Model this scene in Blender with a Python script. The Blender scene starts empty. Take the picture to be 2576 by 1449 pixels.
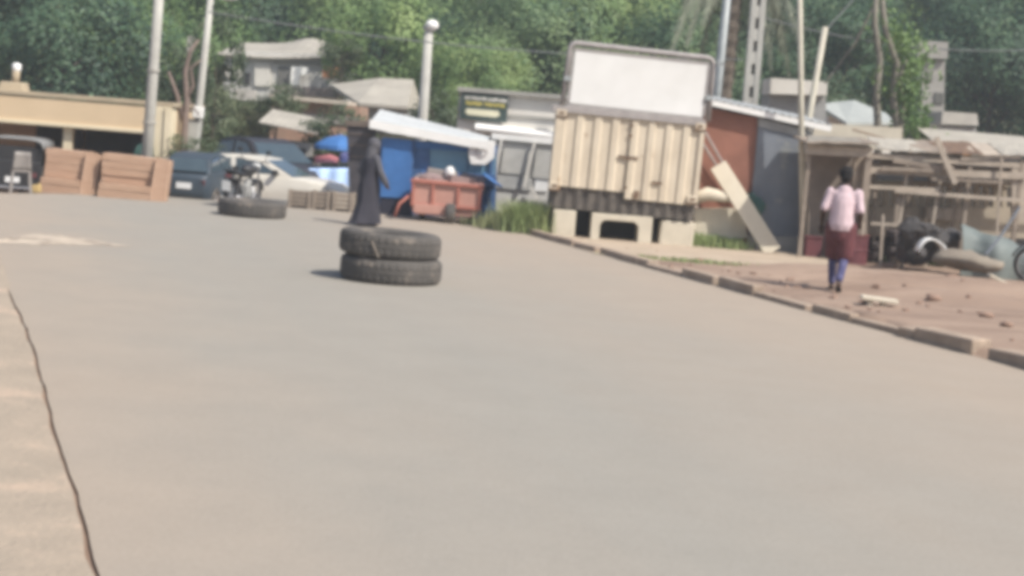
import bpy, bmesh, math, random
from mathutils import Vector, Matrix, Euler, noise
R = math.radians
random.seed(7)
SC = bpy.context.scene
COL = SC.collection

# ------------------------------------------------------------------ camera
W, H, F = 2576.0, 1449.0, 4000.0
ROLL, HOR, CAMH = R(4.5), 322.0, 2.0
PITCH = math.atan((H / 2 - HOR) * math.cos(ROLL) / F)
CROT = Matrix.Rotation(math.pi / 2 - PITCH, 3, 'X') @ Matrix.Rotation(ROLL, 3, 'Z')
CLOC = Vector((0, 0, CAMH))
cam = bpy.data.cameras.new('camera')
cam.sensor_width = 36.0
cam.lens = 36.0 * F / W
cam.clip_end = 2000
camo = bpy.data.objects.new('camera', cam)
camo.matrix_world = Matrix.Translation(CLOC) @ CROT.to_4x4()
COL.objects.link(camo)
SC.camera = camo

def ray(px, py):
    return CROT @ Vector(((px - W / 2) / F, -(py - H / 2) / F, -1))
def P(px, py, Y):
    d = ray(px, py)
    return CLOC + d * (Y / d.y)
def G(px, py, z=0.0):
    d = ray(px, py)
    return CLOC + d * ((z - CAMH) / d.z)
def S(Y):
    return F / Y

# ------------------------------------------------------------------ materials
MATS = {}
def M(name, c1, c2=None, scale=3.0, rough=0.85, bump=0.0, bscale=None, metal=0.0, c3=None, s3=1.2, t3=0.58, stretch=None, spec=0.3):
    if name in MATS:
        return MATS[name]
    m = bpy.data.materials.new(name)
    m.use_nodes = True
    nt = m.node_tree
    b = nt.nodes['Principled BSDF']
    b.inputs['Roughness'].default_value = rough
    b.inputs['Metallic'].default_value = metal
    b.inputs['Specular IOR Level'].default_value = spec
    tc = nt.nodes.new('ShaderNodeTexCoord')
    vec = tc.outputs['Object']
    if stretch:
        mp = nt.nodes.new('ShaderNodeMapping')
        mp.inputs['Scale'].default_value = stretch
        nt.links.new(vec, mp.inputs['Vector'])
        vec = mp.outputs['Vector']
    c2 = c2 or tuple(x * 0.78 for x in c1)
    n = nt.nodes.new('ShaderNodeTexNoise')
    n.inputs['Scale'].default_value = scale
    n.inputs['Detail'].default_value = 6
    n.inputs['Roughness'].default_value = 0.62
    nt.links.new(vec, n.inputs['Vector'])
    r = nt.nodes.new('ShaderNodeValToRGB')
    r.color_ramp.elements[0].position = 0.32
    r.color_ramp.elements[1].position = 0.68
    r.color_ramp.elements[0].color = (*c2, 1)
    r.color_ramp.elements[1].color = (*c1, 1)
    nt.links.new(n.outputs['Fac'], r.inputs['Fac'])
    out = r.outputs['Color']
    if c3:
        n3 = nt.nodes.new('ShaderNodeTexNoise')
        n3.inputs['Scale'].default_value = s3
        n3.inputs['Detail'].default_value = 8
        n3.inputs['Roughness'].default_value = 0.7
        nt.links.new(vec, n3.inputs['Vector'])
        r3 = nt.nodes.new('ShaderNodeValToRGB')
        r3.color_ramp.elements[0].position = t3
        r3.color_ramp.elements[1].position = t3 + 0.09
        nt.links.new(n3.outputs['Fac'], r3.inputs['Fac'])
        mx = nt.nodes.new('ShaderNodeMixRGB')
        mx.inputs['Color2'].default_value = (*c3, 1)
        nt.links.new(r3.outputs['Color'], mx.inputs['Fac'])
        nt.links.new(out, mx.inputs['Color1'])
        out = mx.outputs['Color']
    nt.links.new(out, b.inputs['Base Color'])
    if bump:
        nb = nt.nodes.new('ShaderNodeTexNoise')
        nb.inputs['Scale'].default_value = bscale or scale * 6
        nb.inputs['Detail'].default_value = 5
        nt.links.new(vec, nb.inputs['Vector'])
        bp = nt.nodes.new('ShaderNodeBump')
        bp.inputs['Strength'].default_value = bump
        bp.inputs['Distance'].default_value = 0.03
        nt.links.new(nb.outputs['Fac'], bp.inputs['Height'])
        nt.links.new(bp.outputs['Normal'], b.inputs['Normal'])
    MATS[name] = m
    return m

def leafmat(name, c1, c2, c3):
    m = bpy.data.materials.new(name)
    m.use_nodes = True
    nt = m.node_tree
    b = nt.nodes['Principled BSDF']
    out = nt.nodes['Material Output']
    g = nt.nodes.new('ShaderNodeNewGeometry')
    oi = nt.nodes.new('ShaderNodeObjectInfo')
    r = nt.nodes.new('ShaderNodeValToRGB')
    r.color_ramp.elements[0].color = (*c1, 1)
    r.color_ramp.elements[1].color = (*c3, 1)
    e = r.color_ramp.elements.new(0.55)
    e.color = (*c2, 1)
    tc = nt.nodes.new('ShaderNodeTexCoord')
    n = nt.nodes.new('ShaderNodeTexNoise')
    n.inputs['Scale'].default_value = 0.5
    n.inputs['Detail'].default_value = 3
    nt.links.new(tc.outputs['Object'], n.inputs['Vector'])
    a1 = nt.nodes.new('ShaderNodeMath'); a1.operation = 'MULTIPLY_ADD'
    a1.inputs[1].default_value = 0.2
    nt.links.new(g.outputs['Random Per Island'], a1.inputs[0])
    ct_ = nt.nodes.new('ShaderNodeMath'); ct_.operation = 'MULTIPLY_ADD'; ct_.inputs[1].default_value = 1.9; ct_.inputs[2].default_value = -0.45
    nt.links.new(n.outputs['Fac'], ct_.inputs[0]); nt.links.new(ct_.outputs[0], a1.inputs[2])
    a2 = nt.nodes.new('ShaderNodeMath'); a2.operation = 'MULTIPLY_ADD'
    a2.inputs[1].default_value = 0.55
    nt.links.new(oi.outputs['Random'], a2.inputs[0])
    a3 = nt.nodes.new('ShaderNodeMath'); a3.operation = 'SUBTRACT'
    nt.links.new(a1.outputs[0], a2.inputs[2])
    nt.links.new(a2.outputs[0], a3.inputs[0])
    a3.inputs[1].default_value = 0.35
    nt.links.new(a3.outputs[0], r.inputs['Fac'])
    nt.links.new(r.outputs['Color'], b.inputs['Base Color'])
    b.inputs['Roughness'].default_value = 0.55
    b.inputs['Specular IOR Level'].default_value = 0.35
    t = nt.nodes.new('ShaderNodeBsdfTranslucent')
    nt.links.new(r.outputs['Color'], t.inputs['Color'])
    mx = nt.nodes.new('ShaderNodeMixShader')
    mx.inputs['Fac'].default_value = 0.3
    nt.links.new(b.outputs[0], mx.inputs[1])
    nt.links.new(t.outputs[0], mx.inputs[2])
    nt.links.new(mx.outputs[0], out.inputs['Surface'])
    MATS[name] = m
    return m

# ------------------------------------------------------------------ mesh building
class MB:
    def __init__(s):
        s.v, s.f = [], []
    def add(s, vs, fs):
        k = len(s.v)
        s.v += [Vector(v) for v in vs]
        s.f += [tuple(k + i for i in f) for f in fs]
        return s
    def box(s, c, size, rot=(0, 0, 0), taper=1.0):
        x, y, z = (q / 2 for q in size)
        m = Euler(rot).to_matrix()
        c = Vector(c)
        vs = []
        for dz in (-1, 1):
            k = taper if dz > 0 else 1.0
            for dx, dy in ((-1, -1), (1, -1), (1, 1), (-1, 1)):
                vs.append(c + m @ Vector((dx * x * k, dy * y * k, dz * z)))
        return s.add(vs, [(3, 2, 1, 0), (4, 5, 6, 7), (0, 1, 5, 4), (1, 2, 6, 5), (2, 3, 7, 6), (3, 0, 4, 7)])
    def bar(s, a, b, w, d=None, up=(0, 0, 1)):
        """rectangular bar between two points"""
        a, b = Vector(a), Vector(b)
        d = d or w
        t = (b - a).normalized()
        u = Vector(up)
        if abs(t.dot(u)) > 0.95:
            u = Vector((0, 1, 0))
        r = t.cross(u).normalized()
        q = r.cross(t).normalized()
        vs = []
        for p in (a, b):
            for i, j in ((-1, -1), (1, -1), (1, 1), (-1, 1)):
                vs.append(p + r * (i * w / 2) + q * (j * d / 2))
        return s.add(vs, [(3, 2, 1, 0), (4, 5, 6, 7), (0, 1, 5, 4), (1, 2, 6, 5), (2, 3, 7, 6), (3, 0, 4, 7)])
    def tube(s, pts, rad, n=10, cap=True):
        pts = [Vector(p) for p in pts]
        if not isinstance(rad, (list, tuple)):
            rad = [rad] * len(pts)
        k = len(s.v)
        prev = None
        for i, p in enumerate(pts):
            t = (pts[min(i + 1, len(pts) - 1)] - pts[max(i - 1, 0)]).normalized()
            if prev is None:
                u = Vector((0, 0, 1)) if abs(t.z) < 0.9 else Vector((0, 1, 0))
                r = t.cross(u).normalized()
            else:
                r = (prev - t * prev.dot(t)).normalized()
            prev = r
            q = t.cross(r)
            for j in range(n):
                a = 2 * math.pi * j / n
                s.v.append(p + (r * math.cos(a) + q * math.sin(a)) * rad[i])
        for i in range(len(pts) - 1):
            for j in range(n):
                a, b = k + i * n + j, k + i * n + (j + 1) % n
                s.f.append((a, b, b + n, a + n))
        if cap:
            s.f.append(tuple(k + j for j in range(n))[::-1])
            s.f.append(tuple(k + (len(pts) - 1) * n + j for j in range(n)))
        return s
    def lathe(s, prof, n=32, c=(0, 0, 0), closed=False, axis='Z', mod=None):
        k = len(s.v)
        c = Vector(c)
        m = len(prof)
        for i in range(n):
            a = 2 * math.pi * i / n
            for q, (r, z) in enumerate(prof):
                if mod:
                    r, z = mod(i, q, r, z)
                x, y = r * math.cos(a), r * math.sin(a)
                v = {'Z': (x, y, z), 'Y': (x, z, y), 'X': (z, x, y)}[axis]
                s.v.append(c + Vector(v))
        for i in range(n):
            for q in range(m if closed else m - 1):
                a, b = k + i * m + q, k + i * m + (q + 1) % m
                i2 = k + ((i + 1) % n) * m
                s.f.append((a, i2 + q, i2 + (q + 1) % m, b))
        return s
    def ball(s, c, r, n=12, m=8, sc=(1, 1, 1), rot=None):
        k = len(s.v)
        c = Vector(c)
        rm = Euler(rot).to_matrix() if rot else Matrix.Identity(3)
        s.v.append(c + rm @ Vector((0, 0, r * sc[2])))
        for i in range(1, m):
            t = math.pi * i / m
            for j in range(n):
                a = 2 * math.pi * j / n
                s.v.append(c + rm @ Vector((r * sc[0] * math.sin(t) * math.cos(a), r * sc[1] * math.sin(t) * math.sin(a), r * sc[2] * math.cos(t))))
        s.v.append(c + rm @ Vector((0, 0, -r * sc[2])))
        for j in range(n):
            s.f.append((k, k + 1 + j, k + 1 + (j + 1) % n))
        for i in range(m - 2):
            for j in range(n):
                a, b = k + 1 + i * n + j, k + 1 + i * n + (j + 1) % n
                s.f.append((a, a + n, b + n, b))
        e = len(s.v) - 1
        for j in range(n):
            s.f.append((e, e - n + (j + 1) % n, e - n + j))
        return s
    def prism(s, poly, d0, d1, plane='XZ'):
        """polygon (a,b) in a plane extruded along the third axis from d0 to d1"""
        n = len(poly)
        def mk(a, b, d):
            return {'XZ': (a, d, b), 'XY': (a, b, d), 'YZ': (d, a, b)}[plane]
        vs = [mk(a, b, d0) for a, b in poly] + [mk(a, b, d1) for a, b in poly]
        fs = [tuple(range(n)), tuple(range(2 * n - 1, n - 1, -1))]
        for i in range(n):
            j = (i + 1) % n
            fs.append((j, i, n + i, n + j))
        return s.add(vs, fs)
    def sheet(s, fn, nu, nv, thick=0.0):
        """grid from fn(u,v); thick gives it a back side along the normal"""
        g = [[Vector(fn(i / nu, j / nv)) for j in range(nv + 1)] for i in range(nu + 1)]
        vs = [p for row in g for p in row]
        id_ = lambda i, j: i * (nv + 1) + j
        fs = [(id_(i, j), id_(i + 1, j), id_(i + 1, j + 1), id_(i, j + 1)) for i in range(nu) for j in range(nv)]
        if thick:
            n = len(vs)
            back = []
            for i in range(nu + 1):
                for j in range(nv + 1):
                    a = g[min(i + 1, nu)][j] - g[max(i - 1, 0)][j]
                    b = g[i][min(j + 1, nv)] - g[i][max(j - 1, 0)]
                    nn = a.cross(b)
                    nn = nn.normalized() if nn.length > 1e-9 else Vector((0, 0, 1))
                    back.append(g[i][j] - nn * thick)
            fs += [tuple(n + q for q in f[::-1]) for f in fs]
            vs += back
            ring = [id_(i, 0) for i in range(nu + 1)] + [id_(nu, j) for j in range(1, nv + 1)] + [id_(i, nv) for i in range(nu - 1, -1, -1)] + [id_(0, j) for j in range(nv - 1, 0, -1)]
            for q in range(len(ring)):
                a, b = ring[q], ring[(q + 1) % len(ring)]
                fs.append((b, a, n + a, n + b))
        return s.add(vs, fs)

OFF = {}
def link(name, mb, mat, parent=None, smooth=False, bevel=0.0, off=None, subs=0):
    o_ = off if off is not None else (OFF.get(parent.name, Vector((0, 0, 0))) if parent else Vector((0, 0, 0)))
    me = bpy.data.meshes.new(name)
    me.from_pydata([v - o_ for v in mb.v], [], mb.f)
    me.materials.append(mat)
    bm = bmesh.new(); bm.from_mesh(me)
    if not getattr(mb, 'raw', False):
        bmesh.ops.recalc_face_normals(bm, faces=bm.faces)
    bm.to_mesh(me); bm.free()
    if smooth:
        me.polygons.foreach_set('use_smooth', [True] * len(me.polygons))
    o = bpy.data.objects.new(name, me)
    COL.objects.link(o)
    if parent:
        o.parent = parent
        OFF[o.name] = o_
    elif off is not None:
        o.location = off
        OFF[o.name] = o_
    if bevel:
        md = o.modifiers.new('bevel', 'BEVEL'); md.width = bevel; md.segments = 2; md.limit_method = 'ANGLE'
    if subs:
        md = o.modifiers.new('subd', 'SUBSURF'); md.levels = md.render_levels = subs
    return o
def tag(o, label, cat, group=None):
    o['label'] = label; o['category'] = cat
    if group: o['group'] = group
    return o
def thing(name, label, cat, loc, rz=0.0, group=None, world=True):
    """Empty at the thing's base. world=True: its parts are given in world coordinates."""
    o = bpy.data.objects.new(name, None)
    o.empty_display_size = 0.1
    COL.objects.link(o)
    o.location = loc; o.rotation_euler = (0, 0, rz)
    OFF[o.name] = Vector(loc) if world else Vector((0, 0, 0))
    return tag(o, label, cat, group)
def solo(name, mb, mat, label, cat, base, group=None, **k):
    return tag(link(name, mb, mat, None, off=Vector(base), **k), label, cat, group)
def structure(name, mb, mat, **k):
    o = link(name, mb, mat, None, **k); o['kind'] = 'structure'; return o
def stuff(name, mb, mat, label, cat, **k):
    o = link(name, mb, mat, None, **k); o['kind'] = 'stuff'; return tag(o, label, cat)
def dup(o, loc=None, rz=None, label=None, parent=None, tilt=None):
    c = o.copy(); COL.objects.link(c)
    if parent is not None: c.parent = parent
    if loc is not None: c.location = loc
    if rz is not None: c.rotation_euler = (tilt[0] if tilt else 0, tilt[1] if tilt else 0, rz)
    if label: c['label'] = label
    for ch in [q for q in bpy.data.objects if q.parent == o]:
        dup(ch, parent=c)
    return c
def pbox(mb, px, py, wpx, hpx, Y, depth, tilt=0.0, rz=0.0):
    """upright box whose front face is centred on a pixel at distance Y"""
    c = P(px, py, Y)
    k = S(Y)
    mb.box((c.x, Y + depth / 2, c.z), (wpx / k, depth, hpx / k), (0, tilt, rz))
    return mb
def rnd(a, b): return random.uniform(a, b)

# ------------------------------------------------------------------ palette
m_rubber = M('rubber', (0.105, 0.096, 0.088), (0.07, 0.065, 0.06), 4, 0.92, 0.2, 60, c3=(0.18, 0.155, 0.13), s3=3, t3=0.56)
m_concrete = M('concrete', (0.42, 0.40, 0.36), (0.30, 0.285, 0.26), 3, 0.9, 0.3, 30)
m_concp = M('concrete_pole', (0.46, 0.45, 0.41), (0.36, 0.35, 0.32), 2.0, 0.9, 0.2, 30)
m_galv = M('galvanised', (0.36, 0.38, 0.38), (0.28, 0.30, 0.30), 4, 0.55, 0.05, 20, 0.2)
m_white = M('white_paint', (0.82, 0.81, 0.78), (0.70, 0.69, 0.66), 1.5, 0.6)
m_board = M('white_board', (0.75, 0.74, 0.715), (0.67, 0.66, 0.63), 1.6, 0.6)
m_sheet = M('zinc_sheet', (0.56, 0.57, 0.56), (0.45, 0.46, 0.45), 1.8, 0.45, metal=0.0)
m_roof = M('old_roof', (0.40, 0.37, 0.315), (0.30, 0.275, 0.235), 1.5, 0.85, 0.2, 12)
m_grey = M('grey_paint', (0.34, 0.34, 0.33), (0.24, 0.24, 0.235), 2, 0.7)
m_frame = M('frame_steel', (0.37, 0.34, 0.325), (0.28, 0.255, 0.245), 5, 0.7)
m_cream = M('cream_steel', (0.63, 0.55, 0.43), (0.50, 0.425, 0.325), 1.6, 0.6, 0.1, 14, c3=(0.30, 0.19, 0.11), s3=2.0, t3=0.62, stretch=(2.2, 2.2, 0.8))
m_rust = M('rust', (0.20, 0.13, 0.085), (0.12, 0.08, 0.06), 6, 0.9, 0.2, 30)
m_darkskirt = M('dark_rust', (0.12, 0.105, 0.09), (0.07, 0.062, 0.056), 5, 0.9, 0.3, 25)
m_creamwall = M('cream_render', (0.62, 0.56, 0.45), (0.50, 0.45, 0.36), 2.4, 0.9, 0.2, 20, c3=(0.36, 0.29, 0.21), s3=1.4, t3=0.64)
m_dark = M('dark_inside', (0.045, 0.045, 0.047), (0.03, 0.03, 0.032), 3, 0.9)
m_yellow = M('yellow_render', (0.62, 0.48, 0.32), (0.56, 0.43, 0.28), 0.9, 0.9, 0.1, 20)
m_yellowlt = M('yellow_trim', (0.70, 0.61, 0.44), (0.62, 0.53, 0.37), 1.4, 0.9)
m_coping = M('grey_coping', (0.44, 0.36, 0.25), (0.34, 0.28, 0.2), 1.4, 0.9, 0.2, 18)
m_earthwall = M('earth_render', (0.46, 0.32, 0.23), (0.40, 0.265, 0.185), 2.0, 0.95, 0.3, 14)
m_brick = M('brick_wall', (0.36, 0.22, 0.16), (0.28, 0.20, 0.15), 2.5, 0.95, 0.2, 20)
m_brownpanel = M('red_brown_panel', (0.30, 0.135, 0.095), (0.22, 0.10, 0.07), 2.2, 0.75, 0.1, 12)
m_bluegrey = M('blue_grey_panel', (0.20, 0.22, 0.25), (0.145, 0.16, 0.185), 1.6, 0.65, 0.1, 10, c3=(0.27, 0.28, 0.265), s3=1.3, t3=0.55)
m_plank = M('pale_plank', (0.62, 0.56, 0.45), (0.53, 0.47, 0.37), 4, 0.85, 0.1, 20, stretch=(1, 1, 0.3))
m_wood = M('weathered_wood', (0.31, 0.255, 0.205), (0.20, 0.165, 0.135), 4, 0.9, 0.2, 25)
m_woodlt = M('light_wood', (0.44, 0.375, 0.305), (0.32, 0.27, 0.22), 4, 0.9, 0.2, 25)
m_stick = M('stripped_pole', (0.50, 0.47, 0.39), (0.41, 0.38, 0.31), 4, 0.9)
m_orange = M('orange_cloth', (0.65, 0.33, 0.12), (0.52, 0.26, 0.10), 3, 0.9)
m_blue = M('blue_tarp', (0.055, 0.17, 0.42), (0.04, 0.12, 0.30), 2, 0.6, 0.15, 8)
m_bluedk = M('dark_blue_tarp', (0.06, 0.14, 0.30), (0.045, 0.095, 0.21), 3, 0.65, 0.15, 8)
m_teal = M('teal_board', (0.14, 0.27, 0.36), (0.10, 0.20, 0.30), 2.5, 0.7)
m_bluelt = M('pale_blue_sheet', (0.46, 0.62, 0.88), (0.38, 0.53, 0.80), 2, 0.55)
m_red = M('red_cart_paint', (0.50, 0.28, 0.225), (0.42, 0.22, 0.175), 3, 0.65, c3=(0.3, 0.14, 0.1), s3=4, t3=0.66)
m_redcloth = M('red_cloth', (0.42, 0.16, 0.18), (0.32, 0.11, 0.12), 3, 0.9)
m_purple = M('dark_cloth', (0.035, 0.035, 0.055), (0.025, 0.025, 0.038), 4, 0.9)
m_black = M('black_plastic', (0.028, 0.028, 0.03), (0.02, 0.02, 0.022), 5, 0.5)
m_blackp = M('dusty_black_paint', (0.05, 0.05, 0.053), (0.035, 0.035, 0.037), 5, 0.4)
m_chrome = M('dull_metal', (0.42, 0.42, 0.43), (0.3, 0.3, 0.31), 5, 0.35, metal=0.7)
m_carwhite = M('car_white', (0.66, 0.62, 0.54), (0.56, 0.52, 0.45), 1.4, 0.3, spec=0.5)
m_glass = M('dark_glass', (0.06, 0.085, 0.10), (0.045, 0.065, 0.08), 1.5, 0.08, spec=0.6)
m_plate = M('pale_plate', (0.75, 0.75, 0.74), (0.66, 0.66, 0.65), 5, 0.6)
m_plastic = M('pale_plastic', (0.30, 0.275, 0.255), (0.23, 0.21, 0.195), 4, 0.5)
m_yelcan = M('yellow_plastic', (0.52, 0.38, 0.17), (0.42, 0.30, 0.13), 4, 0.6)
m_tarp = M('grey_green_tarp', (0.17, 0.195, 0.185), (0.12, 0.14, 0.135), 2.2, 0.6, 0.2, 7)
m_maroon = M('maroon_paint', (0.14, 0.045, 0.05), (0.09, 0.03, 0.035), 4, 0.7)
m_skin = M('skin', (0.065, 0.038, 0.028), (0.05, 0.03, 0.022), 6, 0.55)
m_hair = M('hair', (0.016, 0.014, 0.014), (0.011, 0.01, 0.01), 9, 0.9, 0.4, 60)
m_robe = M('charcoal_robe', (0.042, 0.040, 0.052), (0.03, 0.029, 0.038), 3, 0.9)
m_sleeve = M('grey_veil', (0.10, 0.098, 0.11), (0.075, 0.073, 0.083), 4, 0.9)
m_pink = M('pink_shirt', (0.58, 0.45, 0.475), (0.45, 0.345, 0.365), 5, 0.9)
m_trouser = M('blue_pattern_trousers', (0.10, 0.10, 0.20), (0.05, 0.05, 0.115), 14, 0.9, c3=(0.35, 0.33, 0.42), s3=12, t3=0.6)
m_bark = M('bark', (0.14, 0.115, 0.09), (0.085, 0.07, 0.055), 5, 0.95, 0.4, 20)
m_barkred = M('reddish_bark', (0.23, 0.175, 0.15), (0.16, 0.12, 0.10), 5, 0.95, 0.3, 20)
m_barkgrey = M('grey_bark', (0.24, 0.22, 0.18), (0.16, 0.145, 0.12), 5, 0.95, 0.3, 20)
m_frond = M('dry_frond', (0.29, 0.31, 0.235), (0.14, 0.16, 0.115), 3, 0.9)
m_sign = M('sign_green', (0.045, 0.07, 0.065), (0.035, 0.055, 0.05), 3, 0.5)
m_signyel = M('sign_yellow', (0.46, 0.40, 0.12), (0.36, 0.30, 0.08), 5, 0.6)
m_signcream = M('sign_cream', (0.66, 0.63, 0.46), (0.56, 0.53, 0.38), 5, 0.6)
m_greyhouse = M('grey_render', (0.36, 0.345, 0.315), (0.26, 0.25, 0.23), 1.2, 0.95, 0.2, 12)
m_whitewall = M('white_wall', (0.66, 0.63, 0.57), (0.55, 0.52, 0.47), 1.0, 0.9, 0.1, 10)
m_teacloth = M('green_cloth', (0.06, 0.13, 0.11), (0.045, 0.10, 0.085), 4, 0.9)
L_dark = leafmat('leaves_dark', (0.032, 0.070, 0.044), (0.092, 0.165, 0.085), (0.20, 0.28, 0.125))
L_mid = leafmat('leaves_mid', (0.055, 0.105, 0.048), (0.155, 0.245, 0.09), (0.26, 0.34, 0.125))
L_light = leafmat('leaves_light', (0.09, 0.16, 0.06), (0.19, 0.28, 0.10), (0.29, 0.38, 0.14))
L_dusty = leafmat('leaves_dusty', (0.05, 0.08, 0.04), (0.10, 0.135, 0.07), (0.17, 0.19, 0.10))
L_grass = leafmat('grass_blades', (0.16, 0.21, 0.085), (0.28, 0.35, 0.15), (0.38, 0.40, 0.21))

# ------------------------------------------------------------------ ground
KA, KB = G(2576, 930), G(1300, 583)
KD = (KB - KA).normalized()
KN = Vector((KD.y, -KD.x, 0))          # to the right of the kerb, away from the road
def kerb_t(x, y):
    return (Vector((x, y, 0)) - Vector((KA.x, KA.y, 0))).dot(KN)
def kpt(s, t=0.0, z=0.0):              # point s metres along the kerb from KA, t to the right
    p = KA + KD * s + KN * t
    return Vector((p.x, p.y, z))
far_px = [(-260, 474), (0, 486), (220, 488), (430, 493), (560, 506), (720, 521), (900, 533), (1060, 546), (1170, 556), (1300, 583)]
FAR = [G(*p) for p in far_px]
def far_y(x):
    pts = FAR
    if x <= pts[0].x: return pts[0].y + (pts[0].x - x) * 0.1
    for a, b in zip(pts, pts[1:]):
        if a.x <= x <= b.x:
            return a.y + (b.y - a.y) * (x - a.x) / (b.x - a.x)
    return pts[-1].y
def smooth(a, b, x):
    t = min(1, max(0, (x - a) / (b - a)))
    return t * t * (3 - 2 * t)
def gh(x, y):
    t = kerb_t(x, y)
    n = noise.noise((x * 0.9, y * 0.9, 1.3)) * 0.05 + noise.noise((x * 3.1, y * 3.1, 7.3)) * 0.022
    if t > 0.1:
        z = -0.03 + n
        near = 1 - smooth(26.0, 28.0, y)
        yc = 24.6 - 0.28 * (x - 5.2)
        on = smooth(3.6, 5.0, x)
        z += near * on * (-0.26 * math.exp(-((y - yc) / 0.55) ** 2) + 0.13 * math.exp(-((y - yc + 1.15) / 0.5) ** 2) + 0.15 * math.exp(-((y - yc - 1.6) / 0.7) ** 2))
        z += 0.07 * (1 - smooth(19, 23, y)) + 0.05 * near
        return z
    d = y - far_y(x)
    if d < 0:
        return -0.02 if kerb_t(x, y) < -6 else -0.17
    left = 1 - smooth(-3.4, -1.6, x)
    return -0.15 + 0.12 * smooth(0, 0.5, d) * (1 - left) + left * (0.13 * smooth(0, 0.25, d) - 0.42 * smooth(0.7, 2.0, d)) + n * 0.5
def axis(lo, a, b, hi, fine, coarse):
    out, v = [], lo
    while v < hi:
        out.append(v); v += fine if a <= v < b else coarse
    return out + [hi]
xs = axis(-130, -16, 14, 130, 0.25, 6.0)
ys = axis(-12, 12, 40, 52, 0.25, 2.0)
g = MB()
g.v = [Vector((x, y, gh(x, y))) for y in ys for x in xs]
nx = len(xs)
g.f = [(j * nx + i, j * nx + i + 1, (j + 1) * nx + i + 1, (j + 1) * nx + i) for j in range(len(ys) - 1) for i in range(nx - 1)]
m_earth = M('red_earth', (0.325, 0.238, 0.18), (0.245, 0.172, 0.128), 1.0, 0.97, 0.7, 9, c3=(0.215, 0.15, 0.112), s3=0.9, t3=0.50, stretch=(0.35, 1.1, 1.0))  # stretched dark bands carry painted bank shade and damp in the earth colour
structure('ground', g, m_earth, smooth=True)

def hz(x, y):
    d = max(0.0, y - 44)
    return -0.5 + 0.045 * d + 0.0022 * d * d + noise.noise((x * 0.08, y * 0.08, 3)) * min(1.0, d * 0.1)
hl = MB()
hl.sheet(lambda u, v: (-130 + 260 * u, 44 + 96 * v, hz(-130 + 260 * u, 44 + 96 * v) - (0.3 if v == 0 else 0)), 70, 40)
structure('hill', hl, M('hill_soil', (0.06, 0.085, 0.04), (0.10, 0.085, 0.055), 0.4, 0.97, 0.5, 2), smooth=True)

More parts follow.
